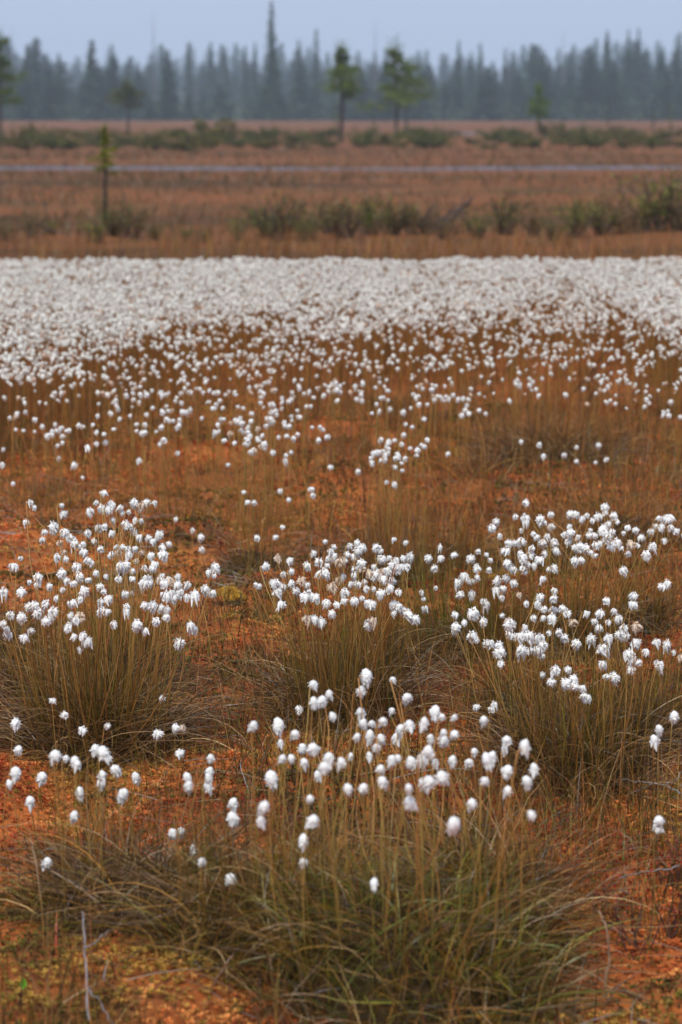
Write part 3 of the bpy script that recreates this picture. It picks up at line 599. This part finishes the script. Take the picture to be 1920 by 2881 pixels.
# ---------------------------------------------------------------- plain sedge tussocks without heads, moss hummock
def sedge(vx, vy, r, nu, na, L, lb, pals=(PAL_DEAD, PAL_RUST), **k):
    x, y = ground_px(vx, vy); return tussock('sedge_tussock', x, y, r, nu, na, L, lb, 'sedge', 'plain sedge tussocks', pals=pals, **k)
sedge(345, 2110, .20, 120, 1100, .34, 'flattened straw tussock of crossed dead blades beside a forked grey twig', (PAL_DEAD, PAL_DEAD + PAL_OLIVE), width=.0028, mess=1.5)
sedge(590, 2215, .15, 160, 600, .32, 'olive and straw sedge tussock between the straw heap and the huge mound', (PAL_OLIVE, PAL_DEAD + PAL_OLIVE), width=.0028, mess=1.4)
sedge(240, 2040, .12, 220, 300, .26, 'thin upright green-brown sedge tuft behind the straw heap', (PAL_OLIVE + PAL_RUST, PAL_DEAD))
sedge(590, 1275, .11, 110, 260, .22, 'dark brown flattened sedge tuft on red moss', (PAL_RUST, PAL_DEAD))
sedge(1270, 1060, .28, 400, 1400, .34, 'wide dark brown sedge mat under bare branches', (PAL_RUST, PAL_DEAD), width=.003)
sedge(890, 1330, .14, 260, 300, .30, 'wiry upright brown sedge tuft behind the thatched tussock', (PAL_RUST, PAL_DEAD))
sedge(1040, 1270, .16, 260, 400, .30, 'fine reddish sedge tuft behind the greener tussock', (PAL_RUST, PAL_RUST))
sedge(1420, 1240, .22, 360, 600, .28, 'broad reddish sedge tuft beside bare dark stems', (PAL_RUST, PAL_RUST))
sedge(1250, 1270, .18, 300, 400, .26, 'low tawny sedge tuft behind the dense row of heads', (PAL_RUST, PAL_DEAD))
sedge(30, 1480, .12, 160, 500, .28, 'grey-brown dead sedge tuft beside the leaning cotton grass', (PAL_DEAD, PAL_DEAD))

def hummock():
    x, y = ground_px(525, 1380); z = float(ground_z(x, y)); n = 1500
    a = rng.uniform(0, 6.28, n); q = np.sqrt(rng.uniform(0, 1, n)); r = .055
    px, py = q * r * np.cos(a), q * r * np.sin(a) * .8; pz = .034 * (1 - q ** 2) + .006
    V, F, C = leaves(np.stack([px, py, pz], -1), .010, pick([(.62, .38, .05), (.52, .28, .04), (.70, .46, .09)], n), 2.0, 1.5)
    t = thing('moss_hummock', (x, y, z), 'small yellow moss hummock rising from orange moss', 'moss')
    link('tuft', Geo().add(V, F, C).mesh('tuft', [M_MOSS], False), t)
    link('base', mound(.056, .03, (x, y), z).mesh('base', [M_PEAT]), t)
hummock()

# ---------------------------------------------------------------- fallen twigs and branches
def twig(label, pts, rad, forks=(), col=(.30, .28, .29), name='fallen_twig', group='fallen twigs and bare branches'):
    """pts: (vx, vy, height) along the twig"""
    W_ = [at_h(a, b, h) for a, b, h in pts]
    def smooth(Q):
        Q = np.array(Q); t = np.linspace(0, len(Q) - 1, len(Q) * 4); o = np.stack([np.interp(t, np.arange(len(Q)), Q[:, k]) for k in range(3)], -1)
        return o + rng.normal(0, rad * .7, o.shape)
    base = Vector(W_[0]); base.z = float(ground_z(base.x, base.y))
    t = thing(name, base, label, 'twig', group)
    P = smooth(W_) - np.array(base); V, F = tube(P, np.linspace(rad, rad * .45, len(P)), 6); link('main_stem', Geo().add(V, F, col).mesh('main_stem', [M_TWIG]), t)
    for fk in forks:
        Q = smooth([at_h(a, b, h) for a, b, h in fk]) - np.array(base); V, F = tube(Q, np.linspace(rad * .7, rad * .3, len(Q)), 5)
        link('side_twig', Geo().add(V, F, np.array(col) * .9).mesh('side_twig', [M_TWIG]), t)
twig('long forked grey twig lying on orange moss beside the straw heap', [(205, 2352, .02), (200, 2280, .06), (198, 2210, .10), (196, 2150, .14), (192, 2095, .17)], .0023, [[(200, 2265, .06), (228, 2300, .055), (258, 2352, .045)], [(197, 2180, .11), (225, 2160, .12), (250, 2138, .13)]], (.24, .22, .24))
twig('grey forked fallen branch beside the wide green-brown skirt', [(1567, 1825, .05), (1530, 1803, .06), (1480, 1797, .05), (1430, 1792, .04)], .0022, [[(1530, 1803, .06), (1555, 1790, .09), (1567, 1770, .1)], [(1500, 1799, .05), (1470, 1815, .02), (1440, 1826, .02)]], (.22, .20, .19))
twig('thin brown-grey forked twig over red moss beside heath stems', [(1565, 1990, .10), (1500, 2002, .09), (1440, 2012, .07), (1385, 2030, .04)], .002, [[(1440, 2012, .07), (1410, 2030, .05), (1385, 2045, .03)], [(1420, 2045, .05), (1445, 2052, .05), (1462, 2075, .02)]], (.20, .17, .16))
twig('pale brown upright dead stalk rising from orange moss', [(1390, 2290, .0), (1400, 2200, .08), (1396, 2140, .13), (1378, 2095, .16)], .0026, [], (.30, .20, .13))
twig('dark bare branch arching over the sedge mat', [(1315, 905, .05), (1345, 870, .18), (1375, 835, .30), (1395, 805, .40)], .006, [[(1360, 850, .22), (1385, 845, .27), (1410, 822, .36)], [(1330, 888, .1), (1350, 880, .14), (1372, 862, .2)]], (.09, .06, .05))
twig('forked bare dark branch standing at the edge of the sedge mat', [(1352, 930, .02), (1368, 895, .12), (1385, 865, .22), (1402, 850, .27)], .005, [[(1370, 892, .13), (1365, 870, .2), (1350, 860, .24)]], (.09, .06, .05))
twig('short dark dead stem standing in brown sedge', [(1160, 1022, .0), (1160, 990, .1), (1152, 965, .18)], .006, [], (.10, .07, .05))
twig('bare dark stem leaning over reddish sedge', [(1235, 1035, .0), (1222, 1005, .1), (1208, 985, .16)], .005, [], (.12, .08, .06))
twig('curved dark twig arching over reddish sedge', [(1405, 1045, .1), (1440, 1032, .13), (1475, 1045, .1), (1495, 1075, .02)], .003, [[(1405, 1045, .1), (1408, 1075, .03), (1412, 1100, .0)]], (.12, .08, .07))
twig('slender dark dead stem standing on the moss edge', [(838, 1175, .0), (838, 1140, .08), (835, 1100, .16)], .003, [], (.10, .07, .06))
twig('slim withered twig leaning from the lying straw', [(300, 2150, .05), (360, 2110, .10), (420, 2080, .13), (470, 2050, .15)], .0018, [], (.32, .24, .18))
twig('reddish dead twig among olive sedge blades', [(470, 2290, .02), (500, 2250, .07), (520, 2215, .11), (535, 2190, .13)], .002, [], (.34, .22, .17))

# dwarf heath shrubs near the fallen twigs
def heath(vx, vy, h, lb, leafpal, n=120, cold=False):
    x, y = ground_px(vx, vy); z = float(ground_z(x, y)); t = thing('heath_shrub', (x, y, z), lb, 'shrub', 'small heath shrubs')
    g = Geo(); tips = []
    for k in range(9):
        a = random.uniform(0, 6.28); l = h * random.uniform(.6, 1.1); P = [np.array([random.gauss(0, .01), random.gauss(0, .01), -.01])]
        for s_ in range(5):
            P.append(P[-1] + np.array([math.cos(a) * .3, math.sin(a) * .3, .9]) * l / 5 + rng.normal(0, l * .03, 3))
        V, F = tube(np.array(P), np.linspace(.0022, .001, 6), 4); g.add(V, F, (.10, .05, .035)); tips += P[2:]
    link('stems', g.mesh('stems', [M_TWIG]), t)
    T = np.array(tips); Q = T[rng.integers(0, len(T), n)] + rng.normal(0, .008, (n, 3))
    V, F, C = leaves(Q, rng.uniform(.008, .016, n), pick(leafpal, n), 2.2, .5); b = link('foliage', Geo().add(V, F, C).mesh('foliage', [M_LEAF], False), t); b['kind'] = 'stuff'
RED = [(.30, .03, .02), (.22, .03, .03), (.16, .10, .03), (.35, .08, .03)]; GRN = [(.12, .16, .03), (.18, .18, .04), (.25, .14, .03)]
heath(1535, 2085, .17, 'dark-stemmed heath shrub with deep red leaves below the torn cotton head', RED, 150)
heath(1395, 2085, .12, 'low red-leaved heath shrub beside the thin brown-grey forked twig', RED)
heath(1460, 2140, .14, 'bare-stemmed heath shrub with a few red leaves on orange moss', RED, 50)
heath(1300, 1900, .08, 'tiny rust-leaved heath shrub on the orange moss mound', RED + GRN, 90)
heath(490, 2010, .10, 'low heath shrub with mixed red and green leaves behind straw', RED + GRN, 150)
heath(420, 1540, .10, 'small green heath shrub at the shaggy tussock edge', [(.13, .28, .04), (.12, .22, .03)], 90)
heath(1540, 1985, .12, 'heath shrub with red tips behind the torn cotton head', RED, 90)
for k, (a, b, lb) in enumerate([(55, 2302, 'fresh bright green leaf lying on orange moss near a torn straw'), (1512, 2345, 'fresh bright green sprig leaf among orange moss beside brown stalk')]):
    P = at_h(a, b, .03); x, y = float(P[0]), float(P[1]); z = float(ground_z(x, y)); t = thing('green_leaf', (x, y, z), lb, 'leaf')
    tt = np.linspace(0, 1, 7); w = .006 * np.sin(tt * math.pi * .95 + .1); V = np.concatenate([np.stack([-w, 0 * tt, .012 + .022 * tt], -1), np.stack([0 * w, .002 + 0 * tt, .010 + .022 * tt], -1), np.stack([w, 0 * tt, .012 + .022 * tt], -1)])
    i = np.arange(6); F = np.concatenate([np.stack([i, i + 7, i + 8, i + 1], -1), np.stack([i + 7, i + 14, i + 15, i + 8], -1)])
    link('blade', Geo().add(V, F, (.14, .42, .03)).mesh('blade', [M_LEAF]), t)
    V, F = tube(np.array([(0, 0, -.01), (0.001, 0, .005), (0, 0.001, .014)]), .0012, 5); link('leaf_stalk', Geo().add(V, F, (.12, .2, .03)).mesh('leaf_stalk', [M_STALK]), t)

# ---------------------------------------------------------------- shrub band behind the field
def shrub_meshes(seed, h, w, nst, nlf, pal, lsz, bare=.3):
    r = np.random.default_rng(seed); g = Geo(); tips = []
    for k in range(nst):
        a = r.uniform(0, 6.28); l = h * r.uniform(.55, 1.1); sp = r.uniform(.2, .9) * w / h
        P = [np.array([r.normal(0, w * .12), r.normal(0, w * .12), -.02])]
        for s_ in range(6): P.append(P[-1] + np.array([math.cos(a) * sp, math.sin(a) * sp, 1.0]) * l / 6 + r.normal(0, l * .03, 3))
        V, F = tube(np.array(P), np.linspace(.012, .003, 7) * h / .5, 5); g.add(V, F, (.10, .065, .045))
        if r.uniform() > bare: tips += [p for p in P[2:]]
        for q in range(2):
            i = r.integers(2, 6); d = r.normal(0, 1, 3); d[2] = abs(d[2]) + .3; d *= l * .25 / np.linalg.norm(d)
            V, F = tube(np.array([P[i], P[i] + d * .5, P[i] + d]), np.array([.006, .004, .002]) * h / .5, 4); g.add(V, F, (.11, .07, .05)); tips += [P[i] + d * .6, P[i] + d]
    T = np.array(tips); n = nlf; Q = T[r.integers(0, len(T), n)] + r.normal(0, h * .07, (n, 3)); Q[:, 2] = np.abs(Q[:, 2])
    V, F, C = leaves(Q, lsz * r.uniform(.6, 1.3, n), pick(pal, n, .3), 1.7, .4)
    return g.mesh('stems', [M_TWIG]), Geo().add(V, F, C).mesh('foliage', [M_LEAF], False)
SHPAL = [[(.11, .12, .02), (.16, .15, .025), (.07, .07, .018)], [(.15, .10, .025), (.19, .11, .03), (.09, .08, .02)], [(.14, .17, .022), (.19, .19, .03), (.10, .09, .02)]]
SHR = [shrub_meshes(300 + i, .5, .5, 18, 520, SHPAL[i % 3], .042) for i in range(6)]
BAND = [(15,552,.45),(70,548,.5),(120,545,.35),(255,545,.85),(300,548,.8),(215,555,.6),(360,555,.4),(470,560,.35),(545,552,.55),(620,548,.9),(660,545,.85),(710,550,.6),(760,540,.8),(800,545,.85),(850,540,.9),(900,540,.85),(960,540,.8),(1100,545,.6),(1160,540,.9),(1230,545,.55),(1320,545,.9),(1380,540,.8),(1440,535,.9),(1500,530,1.1),(1550,530,1.3),(1610,540,.9),(-50,550,.6),(1270,552,.5),(1020,552,.5),(430,556,.3)]
for i, (vx, vy, s) in enumerate(BAND):
    P = at_h(vx, vy, 0.); x, y = float(P[0]), float(P[1]); st, fo = SHR[i % 6]
    t = thing('bog_shrub', (x, y, float(ground_z(x, y))), 'low leafy bog shrub with bare twigs in the band behind the white field', 'shrub', 'shrubs behind the white field')
    t.rotation_euler = (0, 0, random.uniform(0, 6.28)); t.scale = (s * 1.2, s * 1.2, s * 1.12)
    link('stems', st, t); f = link('foliage', fo, t); f['kind'] = 'stuff'
def far_branch(label, vx, vy, pts, rad):
    P = at_h(vx, vy, 0.); y = float(P[1]); b = Vector((float(P[0]), y, float(ground_z(P[0], P[1])))); t = thing('fallen_branch', b, label, 'branch', 'dead branches behind the white field')
    for k, Q in enumerate(pts):
        A = np.array([at_y(a, c, y + d) for a, c, d in Q]) - np.array(b); A = A if len(A) > 2 else np.array([A[0], A.mean(0), A[-1]])
        V, F = tube(A, np.linspace(rad, rad * .35, len(A)) * (1 if k == 0 else .7), 6); link('main_limb' if k == 0 else 'side_limb', Geo().add(V, F, (.075, .055, .05)).mesh('limb', [M_TWIG]), t)
far_branch('grey dead fallen branch with several limbs lying on the shrub band', 1010, 540, [[(985, 535, 0), (1030, 505, .1), (1065, 478, .1), (1092, 448, .2)], [(990, 520, 0), (1030, 492, .2), (1080, 470, .3)], [(1000, 530, .1), (1035, 485, 0), (1050, 465, 0)], [(960, 525, 0), (985, 490, 0), (1000, 462, .1)], [(1020, 515, 0), (1060, 492, 0), (1088, 482, 0)], [(1000, 530, 0), (965, 500, .2), (950, 470, .2)], [(1005, 525, 0), (1045, 500, .1), (1075, 462, .1)], [(1040, 500, 0), (1062, 470, 0), (1066, 448, 0)]], .03)
far_branch('crooked dark dead branch lying below the young pine', 110, 548, [[(85, 515, 0), (110, 525, .1), (140, 535, 0), (168, 546, 0)], [(110, 525, .1), (95, 540, 0), (80, 552, 0)]], .016)
far_branch('upright dark broken snag among the shrubs', 625, 548, [[(625, 548, 0), (628, 510, 0), (622, 460, 0)], [(628, 505, 0), (612, 490, 0), (606, 480, 0)]], .022)
far_branch('forked upright dead stem among the shrubs', 660, 546, [[(668, 546, 0), (664, 500, 0), (656, 452, 0)], [(664, 510, 0), (680, 490, 0), (690, 470, 0)]], .02)

# ---------------------------------------------------------------- trees
def pine_meshes(seed, H, crown0, R, trunk_r, ncl, lean=0.0, col=None, nlf=60, droop=0.1, prof=None):
    r = np.random.default_rng(seed); t = np.linspace(0, 1, 9)
    P = np.stack([lean * H * t + .03 * H * np.sin(t * 4 + seed) * t * .4, .01 * H * np.sin(t * 5), H * t - .03], -1)
    V, F = tube(P, trunk_r * (1 - .8 * t) + .004, 7); tr = Geo().add(V, F, (.055, .038, .03)); g = Geo(); pal = col or [(.05, .10, .025), (.07, .13, .03), (.04, .08, .025), (.10, .15, .04)]
    prof = prof or (lambda u: math.sin(min(1, u * 1.1 + .25) * math.pi) * .8 + .25)
    for k in range(ncl):
        u = (k + r.uniform(0, 1)) / ncl; zt = crown0 + (1 - crown0) * u; a = k * 2.4 + r.normal(0, .4); l = R * prof(u) * r.uniform(.6, 1.15)
        b = np.array([np.interp(zt, t, P[:, j]) for j in range(3)]); d = np.array([math.cos(a), math.sin(a), .25 - droop])
        Q = np.array([b, b + d * l * .5 + [0, 0, .06 * l], b + d * l]); V, F = tube(Q, np.array([.22, .16, .06]) * trunk_r, 4); tr.add(V, F, (.10, .075, .06))
        for q in range(4):
            c = b + d * l * (.35 + .22 * q) + r.normal(0, .08 * l, 3); n = int(nlf * r.uniform(.6, 1.3)); X = c + r.normal(0, 1, (n, 3)) * np.array([.2, .2, .10]) * max(l, R * .35)
            V, F, C = leaves(X, R * .13 * r.uniform(.6, 1.4, n), pick(pal, n, .3), 3.0, .5); g.add(V, F, C)
    top = P[-1] + r.normal(0, 1, (nlf * 2, 3)) * np.array([.13, .13, .2]) * R; V, F, C = leaves(top, R * .13, pick(pal, nlf * 2, .3), 3.0, .8); g.add(V, F, C)
    return tr.mesh('trunk', [M_BARK]), g.mesh('crown', [M_NEEDLE], False)
def pine(vx, vbase, vtop, label, R, crown0, tr, ncl, seed, name='pine_tree', group='pines on the open bog', **k):
    P = at_h(vx, vbase, 0.); x, y = float(P[0]), float(P[1]); z = float(ground_z(x, y))
    H = float(at_y(vx, vtop, y)[2]) - z
    t = thing(name, (x, y, z), label, 'tree', group); a, b = pine_meshes(seed, H, crown0, R * H, tr, ncl, **k)
    link('trunk', a, t); c = link('crown', b, t); c['kind'] = 'stuff'
YG = [(.20, .22, .012), (.24, .25, .018), (.10, .12, .012)]; PG = [(.10, .145, .014), (.14, .185, .02), (.065, .095, .012)]
pine(243, 545, 288, 'thin young pine with bare stem and yellow-green top behind the white field', .13, .58, .032, 16, 11, col=YG, nlf=60)
pine(785, 326, 116, 'tall flat-topped pine with a bare trunk standing apart on the green bank', .27, .50, .13, 16, 12, col=PG, droop=.12)
pine(911, 314, 112, 'broad pine of a close pair, its low branches spreading wide', .34, .30, .11, 13, 13, col=PG, droop=.22, nlf=42, prof=lambda u: (1.15 - .75 * u) * (.55 + .45 * math.sin(u * 17) ** 2))
pine(934, 302, 150, 'slightly shorter pine of a close pair with a dense top', .32, .45, .10, 15, 14, col=PG, lean=.02)
pine(1237, 312, 198, 'small dense bushy pine with full narrow crown on the green bank', .24, .36, .10, 18, 15, col=[(.09, .16, .018), (.13, .20, .025)], nlf=80)
pine(295, 305, 192, 'short dark pine with wide flat greenish crown on the bank', .42, .5, .11, 13, 16, col=[(.08, .10, .03), (.11, .12, .04)], droop=.05)
pine(2, 328, 90, 'tall pine with open tiers of wide branches', .22, .35, .10, 14, 17, col=PG, droop=.1)
pine(1397, 306, 222, 'thin pole-like young pine with short branches', .07, .3, .07, 14, 18, col=PG, nlf=30)
pine(1500, 306, 250, 'short dark-stemmed stunted pine beside the pole-like one', .17, .45, .09, 8, 19, col=[(.07, .08, .04), (.09, .1, .04)], nlf=30)
pine(1541, 308, 240, 'short stunted yellow-green pine sapling near the bank edge', .14, .3, .05, 9, 20, col=YG, nlf=30)
pine(1342, 302, 262, 'tiny faded pine sapling between the bushy pine and the pole-like one', .16, .3, .05, 7, 21, col=PG, nlf=25)
pine(775, 322, 235, 'leafy yellow-green sapling beside the bare trunk of the tall pine', .14, .25, .04, 9, 22, col=YG, nlf=25)
pine(1000, 318, 290, 'rounded dwarf pine beside the close pair of pines', .4, .2, .05, 8, 23, col=PG, nlf=40)
pine(858, 318, 262, 'slim sapling beside the spreading pine', .16, .3, .05, 8, 24, col=PG, nlf=25)
pine(30, 318, 280, 'low sapling beside the tall tiered pine', .2, .3, .05, 7, 25, col=PG, nlf=25)

# thicket on the bank
BSH = [shrub_meshes(400 + i, .8, 1.3, 14, 620, [(.085, .10, .014), (.12, .12, .018), (.055, .06, .012)] if i % 2 else [(.12, .10, .016), (.14, .12, .02), (.07, .07, .015)], .14, .1) for i in range(6)]
i = 0
for row, (yv, hh, n) in enumerate(((341, .50, 26), (334, .58, 26), (325, .64, 24), (316, .70, 20))):
    for k in range(n):
        vx = -130 + (k + random.uniform(.1, .9)) * 1830 / n; v = yv + random.uniform(-4, 3) + (5 if vx < 500 else 0)
        if 1015 < vx < 1090 and row > 0: vx += 90
        P = at_h(vx, v, 0.); x, y = float(P[0]), float(P[1]); s = hh * random.uniform(.65, 1.2); st, fo = BSH[i % 6]; i += 1
        t = thing('bank_bush', (x, y, float(ground_z(x, y))), 'low olive green bush in the thicket below the pines', 'bush', 'green thicket on the far bank')
        t.rotation_euler = (0, 0, random.uniform(0, 6.28)); t.scale = (s * 2.3, s * 1.8, s)
        link('stems', st, t); f = link('foliage', fo, t); f['kind'] = 'stuff'
for vx, v, s in ((490, 330, 1.5), (980, 335, .9), (1262, 318, 1.1), (620, 325, .9), (60, 330, 1.0), (1130, 325, .8)):
    P = at_h(vx, v, 0.); x, y = float(P[0]), float(P[1]); st, fo = BSH[i % 6]; i += 1
    t = thing('bank_bush', (x, y, float(ground_z(x, y))), 'taller rounded bush rising above the green thicket', 'bush', 'taller bushes on the far bank'); t.scale = (s, s, s)
    link('stems', st, t); f = link('foliage', fo, t); f['kind'] = 'stuff'

# forest
def spruce_meshes(seed, H, R, dead=False):
    r = np.random.default_rng(seed); t = np.linspace(0, 1, 7); P = np.stack([.006 * H * np.sin(t * 3 + seed), .004 * H * np.cos(t * 4), H * t - .3], -1)
    V, F = tube(P, (.013 * H * (1 - t) ** .9 + .02), 7); tr = Geo().add(V, F, (.09, .07, .06) if not dead else (.12, .11, .11)); g = Geo(); n = 34 if not dead else 12; nb = 0
    for k in range(n):
        u = .06 + .94 * k / n; zz = u * H; l0 = R * ((1 - u) ** .75) * (0.8 + .2 * min(1, u * 6)) + .12
        if dead: l0 *= .45
        m = 7 if not dead else 3
        az = r.uniform(0, 6.28, m) ; l = l0 * r.uniform(.55, 1.25, m); B = np.zeros((m, 3)); B[:, 2] = zz + r.normal(0, .1, m)
        c = np.array([(.022, .055, .024), (.016, .042, .022), (.036, .075, .026)])[r.integers(0, 3, m)] if not dead else np.tile((.10, .09, .08), (m, 1))
        V, F, C = ribbons(B, az, l, np.full(m, 1.25), r.uniform(1.75, 2.15, m), (np.full(m, .75) if not dead else np.full(m, .1)) * r.uniform(.6, 1.2, m) * (1.15 - u), 3, c, c * 1.2, 1, r.normal(0, .35, m))
        g.add(V, F, C)
        if not dead:
            q = 3 * m; X = B[:, None] + np.stack([np.cos(az), np.sin(az), -.35 + 0 * az], -1)[:, None] * l[:, None, None] * r.uniform(.2, 1, (m, 3, 1))
            V, F, C = leaves(X.reshape(-1, 3), .7 * (1.1 - u) + .15, np.repeat(c, 3, 0), 1.6, -.5); g.add(V, F, C)
    return tr.mesh('trunk', [M_BARK]), g.mesh('crown', [M_NEEDLE], False)
SPR = [spruce_meshes(500 + i, 12, R) for i, R in enumerate((1.5, 1.25, 1.8, 1.1, 1.6, 2.0, 1.35, 1.0))]
SNAG = [spruce_meshes(600 + i, 16, 1.2, True) for i in range(3)]
def spruce(vx, Y, H, label, group, var=None, wide=1.0, dead=False):
    x = float((vx * K - 960) / FPX * Y); z = float(ground_z(x, Y)); a, b = (SNAG if dead else SPR)[var if var is not None else random.randrange(3 if dead else 8)]
    t = thing('dead_spruce' if dead else 'spruce_tree', (x, Y, z - .1), label, 'tree', group); s = H / (16 if dead else 12)
    w = s ** .6 * wide * 1.15 if not dead else s * .8
    t.scale = (w, w, s); t.rotation_euler = (0, 0, random.uniform(0, 6.28)); link('trunk', a, t); c = link('crown' if not dead else 'branches', b, t); c['kind'] = 'stuff'
def Htop(vtop, Y): return float(at_y(784., min(vtop, 222.), Y)[2]) - float(ground_z(0, Y))
for k in range(66):                                            # edge of the forest
    gap = 280 < -330 + k * 2230 / 66 < 760 and k % 3
    vx = -330 + (k + random.uniform(.1, .9)) * 2230 / 66; top = 188 + random.gauss(0, 34) - 40 * math.exp(-((vx - 60) / 150) ** 2) - 20 * (vx > 1250) + 30 * bool(gap)
    spruce(vx, random.uniform(425, 490), Htop(top, 455), 'short dark green spruce at the edge of the forest', 'spruces at the forest edge', wide=random.uniform(1.2, 2.7))
for k in range(72):
    vx = -330 + (k + random.uniform(.1, .9)) * 2230 / 72; top = 148 + random.gauss(0, 28) - 25 * (vx > 1150) - 25 * (vx < 120); Y = random.uniform(520, 620) + 140 * (250 < vx < 720)
    spruce(vx, Y, Htop(top, Y), 'slender blue-grey spruce inside the misty forest', 'spruces inside the forest', wide=random.uniform(1.5, 2.8))
for k in range(96):
    vx = -330 + (k + random.uniform(.1, .9)) * 2230 / 96; top = 116 + random.gauss(0, 15) + 18 * (100 < vx < 330) - 12 * (vx > 1300); Y = random.uniform(900, 1150)
    spruce(vx, Y, Htop(top, Y), 'pale grey spruce fading into mist behind the forest', 'spruces fading into mist', wide=2.1)
for vx, top, Y, w in ((8, 82, 440, 1.3), (75, 100, 450, 1.2), (95, 92, 455, .8), (222, 88, 445, 1.5), (146, 118, 450, 1.1), (240, 150, 440, 1.5), (1385, 66, 500, 1.0), (1432, 62, 510, .6), (1455, 60, 510, .6), (1215, 98, 520, .7), (1050, 88, 540, .8), (1098, 95, 540, .8), (1155, 108, 540, .8), (728, 62, 560, .7), (688, 85, 540, .6), (440, 95, 600, 1.0), (490, 92, 600, 1.0), (1275, 105, 530, .9), (1505, 115, 480, 1.3), (1545, 98, 500, 1.1), (567, 100, 560, .8), (590, 92, 560, .7), (525, 105, 540, .7), (383, 105, 520, .8), (690, 100, 560, .8)):
    spruce(vx, Y, Htop(top, Y), 'tall spire-topped spruce rising above the forest edge', 'taller spruces in the forest', wide=w)
Y = 425.; spruce(627, Y, Htop(-6, Y), 'very tall narrow dark spruce towering over the whole forest', None, 7, .85); spruce(630, Y + 6, Htop(110, Y + 6), 'dark spruce crowding the foot of the very tall narrow one', None, 2, 1.3)
for vx, top, Y, lb in ((362, 18, 470., 'tall thin bare dead spruce rising high above the mist'), (861, 38, 560., 'thin bare dead spruce tip behind the tall flat-topped pine'), (1286, 62, 560., 'faint bare dead spruce behind the small dense bushy pine'), (40, 55, 450., 'leaning bare dead spruce beside the tall tiered pine'), (521, 100, 480., 'short dark dead spruce trunk before the pale mist'), (700, 78, 520., 'thin bare dead spruce between the towering spruce and the flat-topped pine'), (1165, 92, 500., 'bare dead spruce trunk beside the small dense bushy pine'), (455, 108, 500., 'short bare dead spruce trunk between two slender spruces')):
    spruce(vx, Y, Htop(top, Y), lb, None, dead=True)
o_ = rng.uniform(0, 1, 6000); fx = rng.uniform(-150, 150, 6000); fy = rng.uniform(425, 500, 6000)
V, F, C = leaves(np.stack([fx, fy, ground_z(fx, fy) + o_ ** 2 * 3.2], -1), 1.1, pick([(.035, .06, .035), (.05, .07, .03)], 6000), 1.5, .5)
tag(link('forest_undergrowth', Geo().add(V, F, C).mesh('forest_undergrowth', [M_NEEDLE], False)), 'dark undergrowth closing the foot of the forest edge', 'undergrowth', None, 'stuff')

# ---------------------------------------------------------------- mist
def haze():
    m, n, out = new_mat('mist'); pv = n.nodes.new('ShaderNodeVolumePrincipled'); pv.inputs['Color'].default_value = (.72, .86, 1, 1)
    pv.inputs['Density'].default_value = .00042; n.links.new(pv.outputs[0], out.inputs['Volume'])
    x, y, z0, z1 = 1200., 1950., -2.0, 48.
    V = [(-x, -y, z0), (x, -y, z0), (x, y, z0), (-x, y, z0), (-x, -y, z1), (x, -y, z1), (x, y, z1), (-x, y, z1)]
    F = [(3, 2, 1, 0), (4, 5, 6, 7), (0, 1, 5, 4), (1, 2, 6, 5), (2, 3, 7, 6), (3, 0, 4, 7)]
    tag(link('haze', Geo().add(V, F).mesh('haze', [m], False)), 'thin bluish mist over the bog and forest', 'mist', None, 'stuff')
haze()
